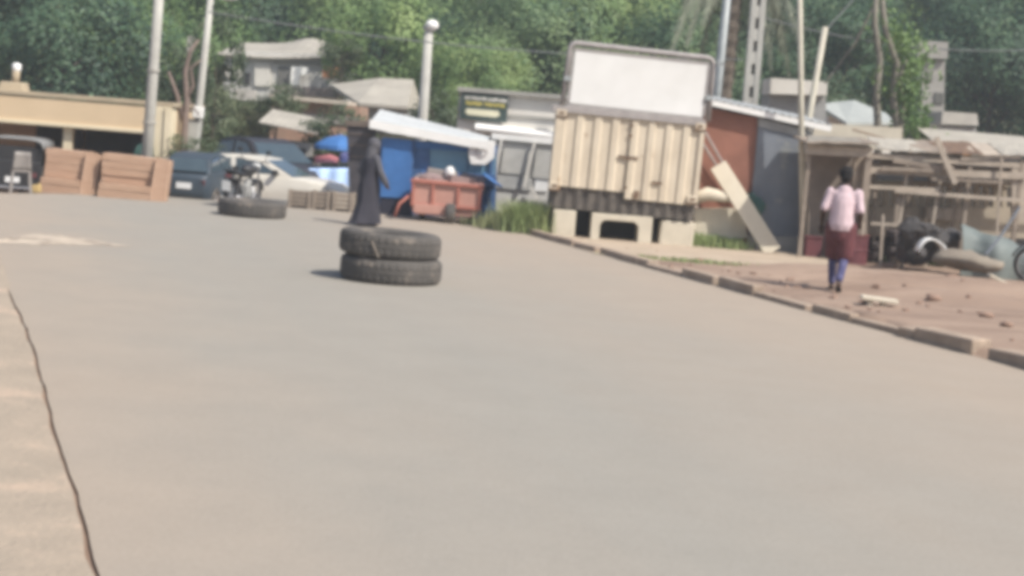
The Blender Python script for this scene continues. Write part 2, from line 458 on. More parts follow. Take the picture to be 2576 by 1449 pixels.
# road slab -------------------------------------------------------------
def road_material():
    m = bpy.data.materials.new('dusty_tarmac'); m.use_nodes = True
    nt = m.node_tree; b = nt.nodes['Principled BSDF']
    b.inputs['Roughness'].default_value = 0.92
    b.inputs['Specular IOR Level'].default_value = 0.2
    tc = nt.nodes.new('ShaderNodeTexCoord')
    def nz(scale, detail, vec=None, rough=0.6):
        n = nt.nodes.new('ShaderNodeTexNoise')
        n.inputs['Scale'].default_value = scale; n.inputs['Detail'].default_value = detail
        n.inputs['Roughness'].default_value = rough
        nt.links.new(vec or tc.outputs['Object'], n.inputs['Vector']); return n.outputs['Fac']
    def math_(op, a, bb, c=None):
        q = nt.nodes.new('ShaderNodeMath'); q.operation = op
        for i, v in enumerate((a, bb, c)):
            if v is None: continue
            if isinstance(v, (int, float)): q.inputs[i].default_value = v
            else: nt.links.new(v, q.inputs[i])
        return q.outputs[0]
    # coordinate across the road, 0 at the right kerb, growing towards the left edge
    dt = nt.nodes.new('ShaderNodeVectorMath'); dt.operation = 'DOT_PRODUCT'
    nt.links.new(tc.outputs['Object'], dt.inputs[0]); dt.inputs[1].default_value = (-KN.x, -KN.y, 0)
    across = math_('ADD', dt.outputs['Value'], KN.x * KA.x + KN.y * KA.y)
    mp = nt.nodes.new('ShaderNodeMapping')
    mp.inputs['Rotation'].default_value = (0, 0, -math.atan2(KD.y, KD.x))
    mp.inputs['Scale'].default_value = (0.25, 1.0, 1.0)
    nt.links.new(tc.outputs['Object'], mp.inputs['Vector'])
    mp2 = nt.nodes.new('ShaderNodeMapping')       # long streaks left by wheels along the road
    mp2.vector_type = 'POINT'
    mp2.inputs['Scale'].default_value = (0.12, 1.0, 1.0)
    vr = nt.nodes.new('ShaderNodeVectorRotate'); vr.rotation_type = 'Z_AXIS'
    vr.inputs['Angle'].default_value = -math.atan2(KD.y, KD.x)
    nt.links.new(tc.outputs['Object'], vr.inputs['Vector'])
    nt.links.new(vr.outputs['Vector'], mp2.inputs['Vector'])
    streak = nz(0.9, 4, mp2.outputs['Vector'])
    wob = math_('MULTIPLY_ADD', nz(0.35, 4), 3.0, -1.5)
    a2 = math_('ADD', across, wob)
    def ramp(v, p0, p1):
        r = nt.nodes.new('ShaderNodeMapRange'); r.interpolation_type = 'SMOOTHSTEP'
        r.inputs['From Min'].default_value = p0; r.inputs['From Max'].default_value = p1
        nt.links.new(v, r.inputs['Value']); return r.outputs['Result']
    right = math_('SUBTRACT', 1.0, ramp(a2, 0.5, 6.2))
    left = ramp(a2, 6.8, 10.2)
    dust = math_('MAXIMUM', right, left)
    dust = math_('MULTIPLY_ADD', dust, 0.85, math_('MULTIPLY_ADD', streak, 0.55, -0.2))
    cl = nt.nodes.new('ShaderNodeClamp'); nt.links.new(dust, cl.inputs['Value'])
    mx = nt.nodes.new('ShaderNodeMixRGB')
    mx.inputs['Color1'].default_value = (0.282, 0.262, 0.228, 1)
    mx.inputs['Color2'].default_value = (0.335, 0.278, 0.223, 1)
    nt.links.new(cl.outputs[0], mx.inputs['Fac'])
    fine = nz(38, 8, rough=0.85)
    hs = nt.nodes.new('ShaderNodeHueSaturation')
    nt.links.new(mx.outputs['Color'], hs.inputs['Color'])
    nt.links.new(math_('ADD', math_('MULTIPLY_ADD', fine, 0.8, 0.56), math_('ADD', math_('MULTIPLY_ADD', nz(1.4, 5), 0.16, -0.05), math_('MULTIPLY_ADD', nz(9, 6, rough=0.8), 0.16, -0.08))), hs.inputs['Value'])
    nt.links.new(hs.outputs['Color'], b.inputs['Base Color'])
    bp = nt.nodes.new('ShaderNodeBump'); bp.inputs['Strength'].default_value = 0.35; bp.inputs['Distance'].default_value = 0.01
    nt.links.new(nz(90, 4), bp.inputs['Height']); nt.links.new(bp.outputs['Normal'], b.inputs['Normal'])
    return m
lg = [G(250, 1449), G(195, 1240), G(145, 1100), G(122, 1000), G(88, 880), G(52, 790), G(15, 718)]
ld = (lg[-1] - lg[0]).normalized()
left_edge = [lg[0] - ld * 14, lg[0] - ld * 6] + lg + [lg[-1] + ld * 6, lg[-1] + ld * 14.0]
def wiggle(pts, amp, step=0.22, seed=0):
    out = []
    for a, b in zip(pts, pts[1:]):
        n = max(1, int((b - a).length / step))
        for i in range(n):
            p = a.lerp(b, i / n)
            k = noise.noise((p.x * 1.7, p.y * 1.7, seed)) * amp + noise.noise((p.x * 6, p.y * 6, seed)) * amp * 0.5
            out.append(Vector((p.x + k, p.y, 0)))
    return out + [pts[-1]]
edge_r = wiggle(left_edge, 0.018, seed=2.0)
def slab(outline, z0, z1, mat, name):
    mb = MB()
    n = len(outline)
    mb.prism([(p.x, p.y) for p in outline], z1, z0, 'XY')
    return structure(name, mb, mat)
farline = [FAR[0] + Vector((-30, 3, 0))] + FAR
rk = [kpt(-26), kpt(30 * 0)] 
outline = edge_r + [edge_r[-1] + Vector((-22, 5, 0))] + farline[1:] + [kpt(0), kpt(-26)]
slab(outline, -0.22, 0.0, road_material(), 'road')
# dusty concrete verge left of the open joint
edge_l = [p + Vector((-0.03 - 0.02 * noise.noise((p.y * 2, 0, 5)) + 0.06 * smooth(lg[-1].y - 0.9, lg[-1].y + 0.3, p.y), 0, 0)) for p in edge_r]
vo = edge_l + [edge_l[-1] + Vector((-14, 2, 0)), edge_l[0] + Vector((-14, 2, 0))]
m_verge = M('verge_dust', (0.375, 0.305, 0.235), (0.30, 0.25, 0.195), 2.2, 0.95, 0.5, 26, c3=(0.43, 0.33, 0.25), s3=1.1, t3=0.52)
slab(vo, -0.22, 0.012, m_verge, 'verge')
# pale dust smear across the left of the road
ds = MB()
cx = [G(-40, 612), G(60, 600), G(140, 606), G(230, 612), G(330, 622)]
wd = [1.0, 1.15, 0.9, 0.42, 0.02]
def dfn(u, v):
    q = u * 4; i = min(3, int(q)); p = cx[i].lerp(cx[i + 1], q - i); w = wd[i] + (wd[i + 1] - wd[i]) * (q - i)
    w *= 1 + 0.35 * noise.noise((u * 9, v * 2, 4))
    return (p.x, p.y + (v - 0.5) * w * 2 * 0.9, 0.006 + 0.05 * min(1, w) * max(0, math.sin(v * math.pi)) ** 1.5 * (0.6 + 0.4 * noise.noise((u * 7, v * 5, 1))))
ds.sheet(dfn, 36, 10)
m_dust = M('pale_dust', (0.47, 0.395, 0.315), (0.41, 0.34, 0.27), 2, 0.95)
nt_ = m_dust.node_tree                       # thin, broken cover: the tarmac shows through between the patches
tcd = nt_.nodes.new('ShaderNodeTexCoord'); nzd = nt_.nodes.new('ShaderNodeTexNoise')
nzd.inputs['Scale'].default_value = 1.6; nzd.inputs['Detail'].default_value = 8; nzd.inputs['Roughness'].default_value = 0.7
nt_.links.new(tcd.outputs['Object'], nzd.inputs['Vector'])
rpd = nt_.nodes.new('ShaderNodeMapRange'); rpd.inputs['From Min'].default_value = 0.30; rpd.inputs['From Max'].default_value = 0.52
nt_.links.new(nzd.outputs['Fac'], rpd.inputs['Value'])
nt_.links.new(rpd.outputs['Result'], nt_.nodes['Principled BSDF'].inputs['Alpha'])
stuff('dust', ds, m_dust, 'pale dust smear lying across the left side of the road', 'dust', smooth=True)

# kerb ------------------------------------------------------------------
m_kerb = M('kerb_concrete', (0.37, 0.29, 0.225), (0.27, 0.205, 0.155), 2.2, 0.95, 0.3, 20, c3=(0.47, 0.36, 0.27), s3=2, t3=0.55)
kl = (KB - KA).length
kb = MB()
s = (G(2266, 930 - 310 * (347 / 1276.0)) - KA).dot(KD)
while s < kl - 0.4:
    L = min(1.0 + rnd(-0.1, 0.6), kl - s)
    z = 0.105 + rnd(-0.05, 0.04); t = rnd(-0.045, 0.05)
    a, b = kpt(s + 0.012, 0.11 + t, z / 2 - 0.11), kpt(s + L - 0.012, 0.11 + t + rnd(-0.05, 0.05), z / 2 - 0.11)
    kb.bar(a, b, 0.17 + rnd(-0.03, 0.05), z + 0.22)
    s += L + (rnd(.05, .2) if random.random() < .3 else 0)
structure('kerb', kb, m_kerb, bevel=0.018)
grp = 'concrete blocks of the broken gutter by the road'
def gblock(px0, px1, dep, hgt, label, rz, dt=0.0):
    line = lambda px: G(px, 930 - (2576 - px) * (930 - 583) / 1276.0)
    a, b = line(px0), line(px1)
    m = (a + b) / 2 + KN * (dep / 2 + dt)
    mb = MB().box((m.x, m.y, hgt / 2 - 0.1), ((b - a).length - 0.02, dep, hgt + 0.2), (R(rnd(-2, 2)), R(rnd(-2, 2)), math.atan2(KD.y, KD.x) + rz))
    solo('gutter_block', mb, m_kerb, label, 'concrete block', (m.x, m.y, 0), grp, bevel=0.025)
gblock(2300, 2438, 0.26, 0.16, 'long brown concrete gutter block between the kerb end and the dark gap', R(3))
gblock(2470, 2620, 0.30, 0.13, 'concrete gutter block cut off by the right edge of the photo', R(-3), 0.03)
kbx = MB()
s = -0.9
while s > -24:
    L = 1.0 + rnd(-0.1, 0.5); z = 0.11 + rnd(-0.04, 0.03); t = rnd(-0.04, 0.04)
    kbx.bar(kpt(s, 0.11 + t, z / 2 - 0.11), kpt(s - L, 0.11 + t, z / 2 - 0.11), 0.19, z + 0.22)
    s -= L + 0.03
structure('kerb', kbx, m_kerb, bevel=0.018)
gblock(2262, 2296, 0.34, 0.12, 'small pale broken stone wedged at the end of the kerb', R(14), -0.04)

# paved strip in front of the container and loose slabs --------------------
apron = [G(1352, 594), G(1500, 640), G(1640, 668), G(1840, 682), G(2080, 690), G(2110, 650), G(1950, 634), G(1700, 606), G(1500, 590), G(1400, 582)]
slab(apron, -0.2, 0.008, M('pavement_dust', (0.44, 0.355, 0.27), (0.35, 0.28, 0.21), 1.3, 0.95, 0.4, 14, c3=(0.31, 0.26, 0.19), s3=1.1, t3=0.6), 'pavement')
p = G(1330, 580)
mb = MB().box((p.x, p.y + 0.25, 0.11), (1.32, 0.5, 0.07), (0, R(1.5), R(-9)))
mb.box((p.x + 0.45, p.y + 0.25, 0.03), (0.3, 0.4, 0.10), (0, 0, R(-9)))
solo('stone_slab', mb, M('pale_slab', (0.62, 0.54, 0.42), (0.5, 0.43, 0.33), 2, 0.9), 'pale flat stone slab on the verge left of the container base', 'slab', (p.x, p.y, 0), bevel=0.012)
def bench(px, py, wpx, label, broken):
    p = G(px, py, -0.03); k = S(p.y); w = wpx / k
    t = thing('low_bench', label, 'plank', (p.x, p.y, -0.05))
    link('top', MB().box((p.x, p.y + 0.1, 0.16), (w, 0.22, 0.05), (0, R(broken), R(-4))), m_plank, t, bevel=0.01)
    for d in (-0.25, 0.12):
        link('leg', MB().box((p.x + d * w, p.y + 0.1, 0.03), (0.06, 0.14, 0.2)), m_plank, t)
bench(2212, 792, 92, 'pale little plank seat lying on the red earth beside the kerb', 3)
bench(2520, 738, 72, 'pale broken plank seat tipped over beside the motorbike wheel', 24)
# loose stones on the red earth
for i, (px, py, r_) in enumerate([(2348, 762, 0.09), (2180, 778, 0.07), (2395, 708, 0.1), (2478, 812, 0.08), (2530, 840, 0.07), (2240, 668, 0.1), (1760, 660, 0.07)]):
    q = G(px, py, 0.0)
    mb = MB().ball((0, 0, 0), r_, 9, 6, (1.3, 1, 0.6))
    mb.v = [v + Vector((noise.noise(v * 9 + Vector((i, 0, 0))), noise.noise(v * 9 + Vector((0, i, 0))), 0)) * r_ * 0.4 for v in mb.v]
    mb.v = [v + Vector((q.x, q.y, gh(q.x, q.y) + r_ * 0.35)) for v in mb.v]
    solo('stone', mb, M('earth_stone', (0.30, 0.205, 0.155), (0.24, 0.16, 0.12), 6, .95), ['reddish stone in the middle of the red earth', 'stone just left of the pale plank seat on the earth', 'stone beside the shallow trench in the earth', 'stone on the red earth above the long gutter block', 'stone on the red earth near the right edge block', 'stone on the bank behind the walking man', 'stone on the pavement strip below the blue grey kiosk'][i], 'stone', (q.x, q.y, 0), 'loose stones on the red earth', smooth=True)

# ------------------------------------------------------------------ tyres
def tyre_mesh(Ro=0.632, Wd=0.305):
    h = Wd
    prof = [(Ro * 0.60, 0.05), (Ro * 0.64, 0.022), (Ro * 0.74, 0.004), (Ro * 0.86, 0.0), (Ro * 0.945, 0.016), (Ro * 0.985, 0.045),
            (Ro, 0.085), (Ro, h * 0.36), (Ro - 0.008, h * 0.37), (Ro - 0.008, h * 0.41), (Ro, h * 0.42), (Ro, h * 0.58), (Ro - 0.008, h * 0.59), (Ro - 0.008, h * 0.63), (Ro, h * 0.64),
            (Ro, h - 0.085), (Ro * 0.985, h - 0.045), (Ro * 0.945, h - 0.016), (Ro * 0.86, h), (Ro * 0.74, h - 0.004), (Ro * 0.64, h - 0.022), (Ro * 0.60, h - 0.05),
            (Ro * 0.62, h - 0.075), (Ro * 0.80, h - 0.055), (Ro * 0.90, h * 0.5), (Ro * 0.80, 0.055), (Ro * 0.62, 0.075)]
    lug = {5, 6, 7, 14, 15, 16}
    def mod(i, q, r, z):
        if q in lug and i % 3 == 0: r -= 0.009
        return r, z
    return MB().lathe(prof, 132, closed=True, mod=mod)
tm = tyre_mesh()
def tyre(loc, label, rot, grp, sc=1.0):
    o = link('lorry_tyre', tm, m_rubber, None, smooth=False)
    o.location = loc; o.rotation_euler = rot; o.scale = (sc, sc, sc)
    return tag(o, label, 'tyre', grp)
gt = 'old lorry tyres blocking the road'
c = G(983, 719)
bx0, by0 = c.x - 0.06, c.y + 0.62
t1 = tyre((bx0, by0, 0.0), 'bottom lorry tyre of the stack of two in the road', (R(0.4), R(0.3), 0.3), gt)
t2 = tyre((bx0 - 0.035, by0 + 0.02, 0.308), 'top lorry tyre of the stack of two, with a pale strap mark', (R(1.2), R(0.8), 1.1), gt)
stp = MB()
k = S(by0 - 0.6)
ang0 = -math.pi / 2 - 0.12
for i in range(1):
    pts = []
    for q in range(9):
        a = ang0 - 0.02 * q; rr = 0.638
        pts.append(Vector((bx0 - 0.035 + rr * math.cos(a), by0 + 0.02 + rr * math.sin(a), 0.33 + 0.024 * q)))
    stp.tube(pts, [0.012] * 9, 6)
link('strap', stp, M('strap', (0.26, 0.22, 0.18)), t2).matrix_parent_inverse = Matrix.Identity(4)
t2.children[0].matrix_local = (Matrix.Translation(t2.location) @ Euler(t2.rotation_euler).to_matrix().to_4x4()).inverted()
c = G(619, 548)
tyre((c.x, c.y + 0.6, 0.0), 'single lorry tyre lying flat in the road before the white car', (R(0.5), R(1.0), 0.7), gt, 1.0)

# ------------------------------------------------------------------ people
def bake(mb, vox, mat, name, parent, smooth_it=2):
    me = bpy.data.meshes.new(name); me.from_pydata([v[:] for v in mb.v], [], mb.f)
    o = bpy.data.objects.new('tmp', me); COL.objects.link(o)
    bm = bmesh.new(); bm.from_mesh(me); bmesh.ops.recalc_face_normals(bm, faces=bm.faces); bm.to_mesh(me); bm.free()
    md = o.modifiers.new('r', 'REMESH'); md.mode = 'VOXEL'; md.voxel_size = vox; md.use_smooth_shade = True
    sm = o.modifiers.new('s', 'SMOOTH'); sm.iterations = smooth_it; sm.factor = 0.5
    dg = bpy.context.evaluated_depsgraph_get()
    me2 = bpy.data.meshes.new_from_object(o.evaluated_get(dg))
    me2.name = name
    bpy.data.objects.remove(o); bpy.data.meshes.remove(me)
    me2.materials.clear(); me2.materials.append(mat)
    me2.polygons.foreach_set('use_smooth', [True] * len(me2.polygons))
    n = bpy.data.objects.new(name, me2); COL.objects.link(n)
    if parent: n.parent = parent
    return n
def limb(mb, pts, rad, n=14):
    mb.tube(pts, rad, n)
    for p, r_ in zip(pts, rad):
        mb.ball(p, r_ * 0.99, 12, 8)
def hand(mb, wrist, d, side, curl=0.5):
    """palm and five fingers; d = direction the hand points, side = direction of the thumb"""
    d = Vector(d).normalized(); side = Vector(side); side = (side - d * side.dot(d)).normalized(); nrm = d.cross(side)
    w = Vector(wrist)
    palm = w + d * 0.05
    mb.ball(palm, 0.045, 12, 8, (1, 1, 1)); mb.ball(w + d * 0.015, 0.03, 10, 6); mb.ball(palm + d * 0.03 , 0.04, 10, 6)
    for i, (off, ln) in enumerate(((0.033, 0.072), (0.011, 0.08), (-0.011, 0.074), (-0.031, 0.058))):
        a = palm + side * off + d * 0.03
        b = a + d * ln * 0.55 + nrm * ln * 0.15 * curl
        e = b + d * ln * 0.45 * (1 - 0.5 * curl) + nrm * ln * 0.4 * curl
        mb.tube([a, b, e], [0.0115, 0.0105, 0.009], 8)
        mb.ball(e, 0.009, 8, 6)
    a = palm + side * 0.03 - d * 0.01
    mb.tube([a, a + side * 0.03 + d * 0.025, a + side * 0.04 + d * 0.06], [0.014, 0.012, 0.01], 8)
def head(mb, c, fwd, r=0.1):
    """skull, jaw, nose, brow, ears, lips around centre c facing fwd"""
    f = Vector(fwd).normalized(); s_ = Vector((0, 0, 1)).cross(f).normalized(); u = Vector((0, 0, 1))
    c = Vector(c)
    mb.ball(c + u * 0.02 - f * 0.012, r, 16, 12, (0.95, 0.95, 1.08))
    mb.ball(c - u * 0.05 + f * 0.025, r * 0.68, 14, 10, (1, 1, 1.05))
    mb.ball(c - u * 0.092 + f * 0.05, r * 0.33, 10, 8)
    mb.tube([c + f * 0.085 + u * 0.012, c + f * 0.108 - u * 0.028, c + f * 0.085 - u * 0.034], [0.012, 0.019, 0.014], 8)
    for k_ in (-1, 1):
        mb.ball(c + s_ * k_ * 0.095 - u * 0.01 - f * 0.01, 0.028, 8, 6, (0.5, 0.9, 1.1))
        mb.ball(c + f * 0.075 + s_ * k_ * 0.035 + u * 0.022, 0.02, 8, 6)
        mb.ball(c + f * 0.08 + s_ * k_ * 0.012 - u * 0.06, 0.016, 8, 6)

def person_man():
    b = G(2099, 742, -0.02)
    t = thing('person', 'person in pink shirt, maroon wrap and blue trousers walking away over red earth', 'person', (b.x, b.y, gh(b.x, b.y)), rz=R(-14), world=False)
    # local frame: walks along +Y, x to the right
    hipL, hipR = Vector((-0.09, 0, 0.90)), Vector((0.09, 0.0, 0.90))
    kneL, ankL = Vector((-0.085, 0.17, 0.50)), Vector((-0.06, 0.10, 0.09))
    kneR, ankR = Vector((0.085, 0.02, 0.49)), Vector((0.055, -0.27, 0.15))
    chest, neck = Vector((0, 0.05, 1.28)), Vector((0, 0.055, 1.50))
    shL, shR = Vector((-0.19, 0.045, 1.40)), Vector((0.19, 0.045, 1.40))
    elL, wrL = Vector((-0.27, -0.05, 1.13)), Vector((-0.28, 0.10, 0.92))
    elR, wrR = Vector((0.26, -0.08, 1.13)), Vector((0.25, 0.12, 0.98))
    body = MB()
    for hp, kn, an in ((hipL, kneL, ankL), (hipR, kneR, ankR)):
        limb(body, [hp, hp.lerp(kn, 0.5), kn, kn.lerp(an, 0.35), an], [0.088, 0.078, 0.058, 0.056, 0.036])
    for an, pitch in ((ankL, 0.0), (ankR, -0.5)):
        toe = an + Vector((0, 0.17, -0.055 + pitch * 0.13)); heel = an + Vector((0, -0.045, -0.045))
        limb(body, [heel, an.lerp(toe, 0.45), toe], [0.036, 0.042, 0.03], 10)
    limb(body, [Vector((0, 0, 0.90)), Vector((0, 0.015, 1.05)), chest, Vector((0, 0.05, 1.40))], [0.135, 0.125, 0.145, 0.11])
    limb(body, [shL, chest.lerp(neck, 0.5), shR], [0.068, 0.085, 0.068])
    limb(body, [neck - Vector((0, 0, 0.1)), neck + Vector((0, 0.01, 0.05))], [0.06, 0.055])
    for sh, el, wr, sd in ((shL, elL, wrL, 1), (shR, elR, wrR, -1)):
        limb(body, [sh, sh.lerp(el, 0.5), el, el.lerp(wr, 0.4), wr], [0.062, 0.05, 0.042, 0.04, 0.027])
        hand(body, wr, (wr - el), (sd * 0.6, 0.7, 0.3), 0.7)
    head(body, neck + Vector((0, 0.03, 0.155)), (0.25, 1, -0.08))
    bo = bake(body, 0.011, m_skin, 'body', t)
    hr = MB().ball(neck + Vector((0, 0.015, 0.185)), 0.106, 18, 12, (0.98, 1.0, 1.0)).ball(neck + Vector((0, -0.012, 0.13)), 0.085, 14, 10)
    bake(hr, 0.012, m_hair, 'hair', t)
    sh_ = MB()
    limb(sh_, [Vector((0, 0, 0.93)), Vector((0, 0.012, 1.08)), chest, Vector((0, 0.05, 1.40))], [0.20, 0.185, 0.185, 0.125])
    limb(sh_, [shL + Vector((0.02, 0, -.02)), chest.lerp(neck, 0.35), shR + Vector((-.02, 0, -.02))], [0.080, 0.115, 0.080])
    for sh, el in ((shL, elL), (shR, elR)):
        limb(sh_, [sh, sh.lerp(el, 0.45), sh.lerp(el, 0.85)], [0.076, 0.066, 0.062])
    sh_.v = [Vector((v.x * (1 + 0.03 * noise.noise(v * 6)), v.y + 0.012 * noise.noise(v * 7), max(v.z, 0.86 + 0.02 * noise.noise((v.x * 8, v.y * 8, 0))))) for v in sh_.v]
    bake(sh_, 0.014, m_pink, 'shirt', t)
    tr = MB()
    for hp, kn, an in ((hipL, kneL, ankL), (hipR, kneR, ankR)):
        limb(tr, [hp, hp.lerp(kn, 0.5), kn, kn.lerp(an, 0.5), kn.lerp(an, 0.92)], [0.105, 0.09, 0.07, 0.062, 0.054])
    limb(tr, [Vector((0, 0, 0.86)), Vector((0, 0, 0.98))], [0.15, 0.145])
    bake(tr, 0.013, m_trouser, 'trousers', t)
    wr_ = MB()
    for hp, kn in ((hipL, kneL), (hipR, kneR)):
        limb(wr_, [hp + Vector((0, 0, .02)), hp.lerp(kn, 0.5), hp.lerp(kn, 0.9)], [0.14, 0.135, 0.125])
    limb(wr_, [Vector((0, 0, 0.80)), Vector((0, 0, 0.93))], [0.165, 0.16])
    bake(wr_, 0.013, m_maroon, 'wrap', t)
    for an, pitch in ((ankL, 0.0), (ankR, -0.5)):
        toe = an + Vector((0, 0.16, -0.082 + pitch * 0.13)); heel = an + Vector((0, -0.05, -0.082))
        link('sandal', MB().bar(heel, toe, 0.09, 0.022), m_black, t, bevel=0.01)
person_man()

def person_woman():
    b = G(921, 568)
    t = thing('person', 'person in a long charcoal robe and headscarf walking behind the stacked tyres', 'person', (b.x, b.y, 0), rz=R(-52), world=False)
    t.scale = (.97, .97, .95)
    # local frame walks along +Y
    lean = Vector((0.0, 0.03, 0))
    hipL, hipR = Vector((-0.085, 0, 0.86)), Vector((0.085, 0, 0.86))
    kneL, ankL = Vector((-0.08, 0.10, 0.48)), Vector((-0.07, 0.13, 0.07))
    kneR, ankR = Vector((0.08, -0.02, 0.47)), Vector((0.07, -0.20, 0.09))
    chest, neck = Vector((0, 0.03, 1.20)), Vector((0, 0.05, 1.40))
    shL, shR = Vector((-0.165, 0.03, 1.31)), Vector((0.165, 0.03, 1.31))
    elL, wrL = Vector((-0.25, -0.05, 1.06)), Vector((-0.24, 0.06, 0.85))
    elR, wrR = Vector((0.25, 0.08, 1.07)), Vector((0.28, 0.19, 0.86))
    body = MB()
    for hp, kn, an in ((hipL, kneL, ankL), (hipR, kneR, ankR)):
        limb(body, [hp, hp.lerp(kn, 0.5), kn, kn.lerp(an, 0.35), an], [0.09, 0.078, 0.056, 0.052, 0.034])
        limb(body, [an + Vector((0, -.04, -.035)), an + Vector((0, .07, -.04)), an + Vector((0, 0.15, -0.045))], [0.032, 0.036, 0.026], 10)
    limb(body, [Vector((0, 0, 0.86)), Vector((0, 0.01, 1.02)), chest, Vector((0, 0.04, 1.31))], [0.14, 0.115, 0.13, 0.095])
    limb(body, [shL, chest.lerp(neck, 0.5), shR], [0.06, 0.075, 0.06])
    limb(body, [neck - Vector((0, 0, 0.08)), neck + Vector((0, 0.01, 0.05))], [0.052, 0.048])
    for sh, el, wr, sd in ((shL, elL, wrL, 1), (shR, elR, wrR, -1)):
        limb(body, [sh, sh.lerp(el, 0.5), el, el.lerp(wr, 0.4), wr], [0.052, 0.044, 0.037, 0.035, 0.024])
        hand(body, wr, (wr - el), (sd * 0.6, 0.7, 0.2), 0.5)
    hc = neck + Vector((0, 0.03, 0.15))
    head(body, hc, (0, 1, -0.05), 0.095)
    bake(body, 0.011, m_skin, 'body', t)
    rb = MB()
    prof = [(0.05, 0.205, 0.0), (0.25, 0.19, 0.0), (0.5, 0.175, 0.01), (0.75, 0.18, 0.005), (0.90, 0.19, 0.0), (1.04, 0.155, 0.015), (1.2, 0.175, 0.03), (1.29, 0.165, 0.035), (1.345, 0.12, 0.04), (1.39, 0.07, 0.045)]
    n = 40
    for z, r_, yo in prof:
        for j in range(n):
            a = 2 * math.pi * j / n
            fold = 1 + (0.12 * math.sin(a * 6 + z * 2.5) + 0.06 * math.sin(a * 11 + 1 - z * 2)) * max(0, 1 - z / 1.0)
            xs_ = 0.95 if z < 1 else 1.16
            ys_ = 1.18 if z < 0.8 else 0.92
            back = -0.30 * max(0, (0.7 - z)) ** 2 * -math.sin(a) if math.sin(a) < 0 else 0.05 * max(0, 0.6 - z)
            rb.v.append(Vector((r_ * fold * xs_ * math.cos(a), yo + r_ * fold * ys_ * math.sin(a) + back, z)))
    for i in range(len(prof) - 1):
        for j in range(n):
            a, b2 = i * n + j, i * n + (j + 1) % n
            rb.f.append((a, b2, b2 + n, a + n))
    link('robe', rb, m_robe, t, smooth=True)
    sl = MB()
    for sh, el, wr in ((shL, elL, wrL), (shR, elR, wrR)):
        limb(sl, [sh, sh.lerp(el, 0.5), el, el.lerp(wr, 0.5), el.lerp(wr, 0.95)], [0.075, 0.068, 0.064, 0.062, 0.066])
    bake(sl, 0.013, m_sleeve, 'sleeves', t)
    hs = MB()
    hs.ball(hc + Vector((0, -0.024, 0.03)), 0.132, 18, 12, (0.96, 1.0, 1.06))
    limb(hs, [hc + Vector((0, -0.05, -0.02)), neck + Vector((0, -0.04, 0.0)), neck + Vector((0, -0.06, -0.14))], [0.105, 0.115, 0.11])
    bake(hs, 0.013, m_sleeve, 'headscarf', t)
person_woman()

# ------------------------------------------------------------------ container kiosk and billboard
CY = G(1570, 608).y
ck = S(CY)
cc = P(1578, 390, CY)
TL = R(1.2)
def CR(x, z, y=0.0):      # container frame: x right, z up from its centre, y back; slightly settled to one side
    return Vector((cc.x + x * math.cos(TL) + z * math.sin(TL), CY + y, cc.z - x * math.sin(TL) + z * math.cos(TL)))
cw, chh = 372 / ck, 200 / ck
zt, zb = chh / 2, -chh / 2
ct = thing('shipping_container', 'cream corrugated steel container kiosk standing on pale concrete supports', 'container', (cc.x, CY, 0))
def cbox(mb, x0, x1, z0, z1, y0, y1):
    m = MB()
    c_ = CR((x0 + x1) / 2, (z0 + z1) / 2, (y0 + y1) / 2)
    mb.box(c_, (abs(x1 - x0), abs(y1 - y0), abs(z1 - z0)), (0, TL, 0))
    return mb
sh = MB()
cbox(sh, -cw / 2, cw / 2, zb + 0.02, zt, 0.09, 1.7)
link('shell', sh, m_cream, ct)
def corr(x0, x1, z0, z1, n, y0, dep):
    mb = MB(); pts = []
    for i in range(n):
        a = x0 + (x1 - x0) * i / n; w = (x1 - x0) / n
        pts += [(a, 0), (a + w * 0.32, 0), (a + w * 0.44, dep), (a + w * 0.88, dep)]
    pts.append((x1, 0))
    nv = len(pts)
    for z in (z0, z1):
        for x, d in pts: mb.v.append(CR(x, z, y0 + d))
    for x, d in pts: mb.v.append(CR(x, z0, y0 + 0.08))
    for x, d in pts: mb.v.append(CR(x, z1, y0 + 0.08))
    for i in range(nv - 1):
        mb.f.append((i, i + 1, nv + i + 1, nv + i))
        mb.f.append((2 * nv + i + 1, 2 * nv + i, i, i + 1)[::-1])
        mb.f.append((nv + i, nv + i + 1, 3 * nv + i + 1, 3 * nv + i))
    return mb
xm = 0.02
for x0, x1 in ((-cw / 2 + 0.06, xm - 0.012), (xm + 0.012, cw / 2 - 0.06)):
    d = link('door', corr(x0, x1, zb + (0.05 if x0 < xm - .5 else -0.07), zt - 0.07, 4, 0.0, 0.035), m_cream, ct)
    hx = x1 - 0.09 if x0 < xm - 0.5 else x0 + 0.09
    link('handle', cbox(MB(), hx - 0.09, hx + 0.09, -0.06, -0.02, -0.02, 0.02), m_rust, d)
for sx in (-1, 1):
    for z0 in (zt - 0.15, zb - 0.02):
        mb = MB(); x = sx * (cw / 2 - 0.09)
        cbox(mb, x - 0.1, x + 0.1, z0, z0 + 0.13, -0.035, 0.14)
        cst = link('corner_casting', mb, m_cream, ct, bevel=0.012)
        link('hole', cbox(MB(), x - 0.045, x + 0.045, z0 + 0.04, z0 + 0.09, -0.042, -0.03), m_rust, cst)
        link('rust_edge', cbox(MB(), x - 0.12, x + 0.12, z0 - 0.028, z0 + 0.002, -0.028, 0.1), m_rust, cst)
    mb = MB(); x = sx * (cw / 2 - 0.035)
    link('corner_post', cbox(mb, x - 0.04, x + 0.04, zb, zt - 0.02, -0.012, 0.12), m_cream, ct)
link('header', cbox(MB(), -cw / 2 - 0.1, cw / 2, zt - 0.075, zt + 0.045, -0.03, 0.2), m_frame, ct, bevel=0.01)
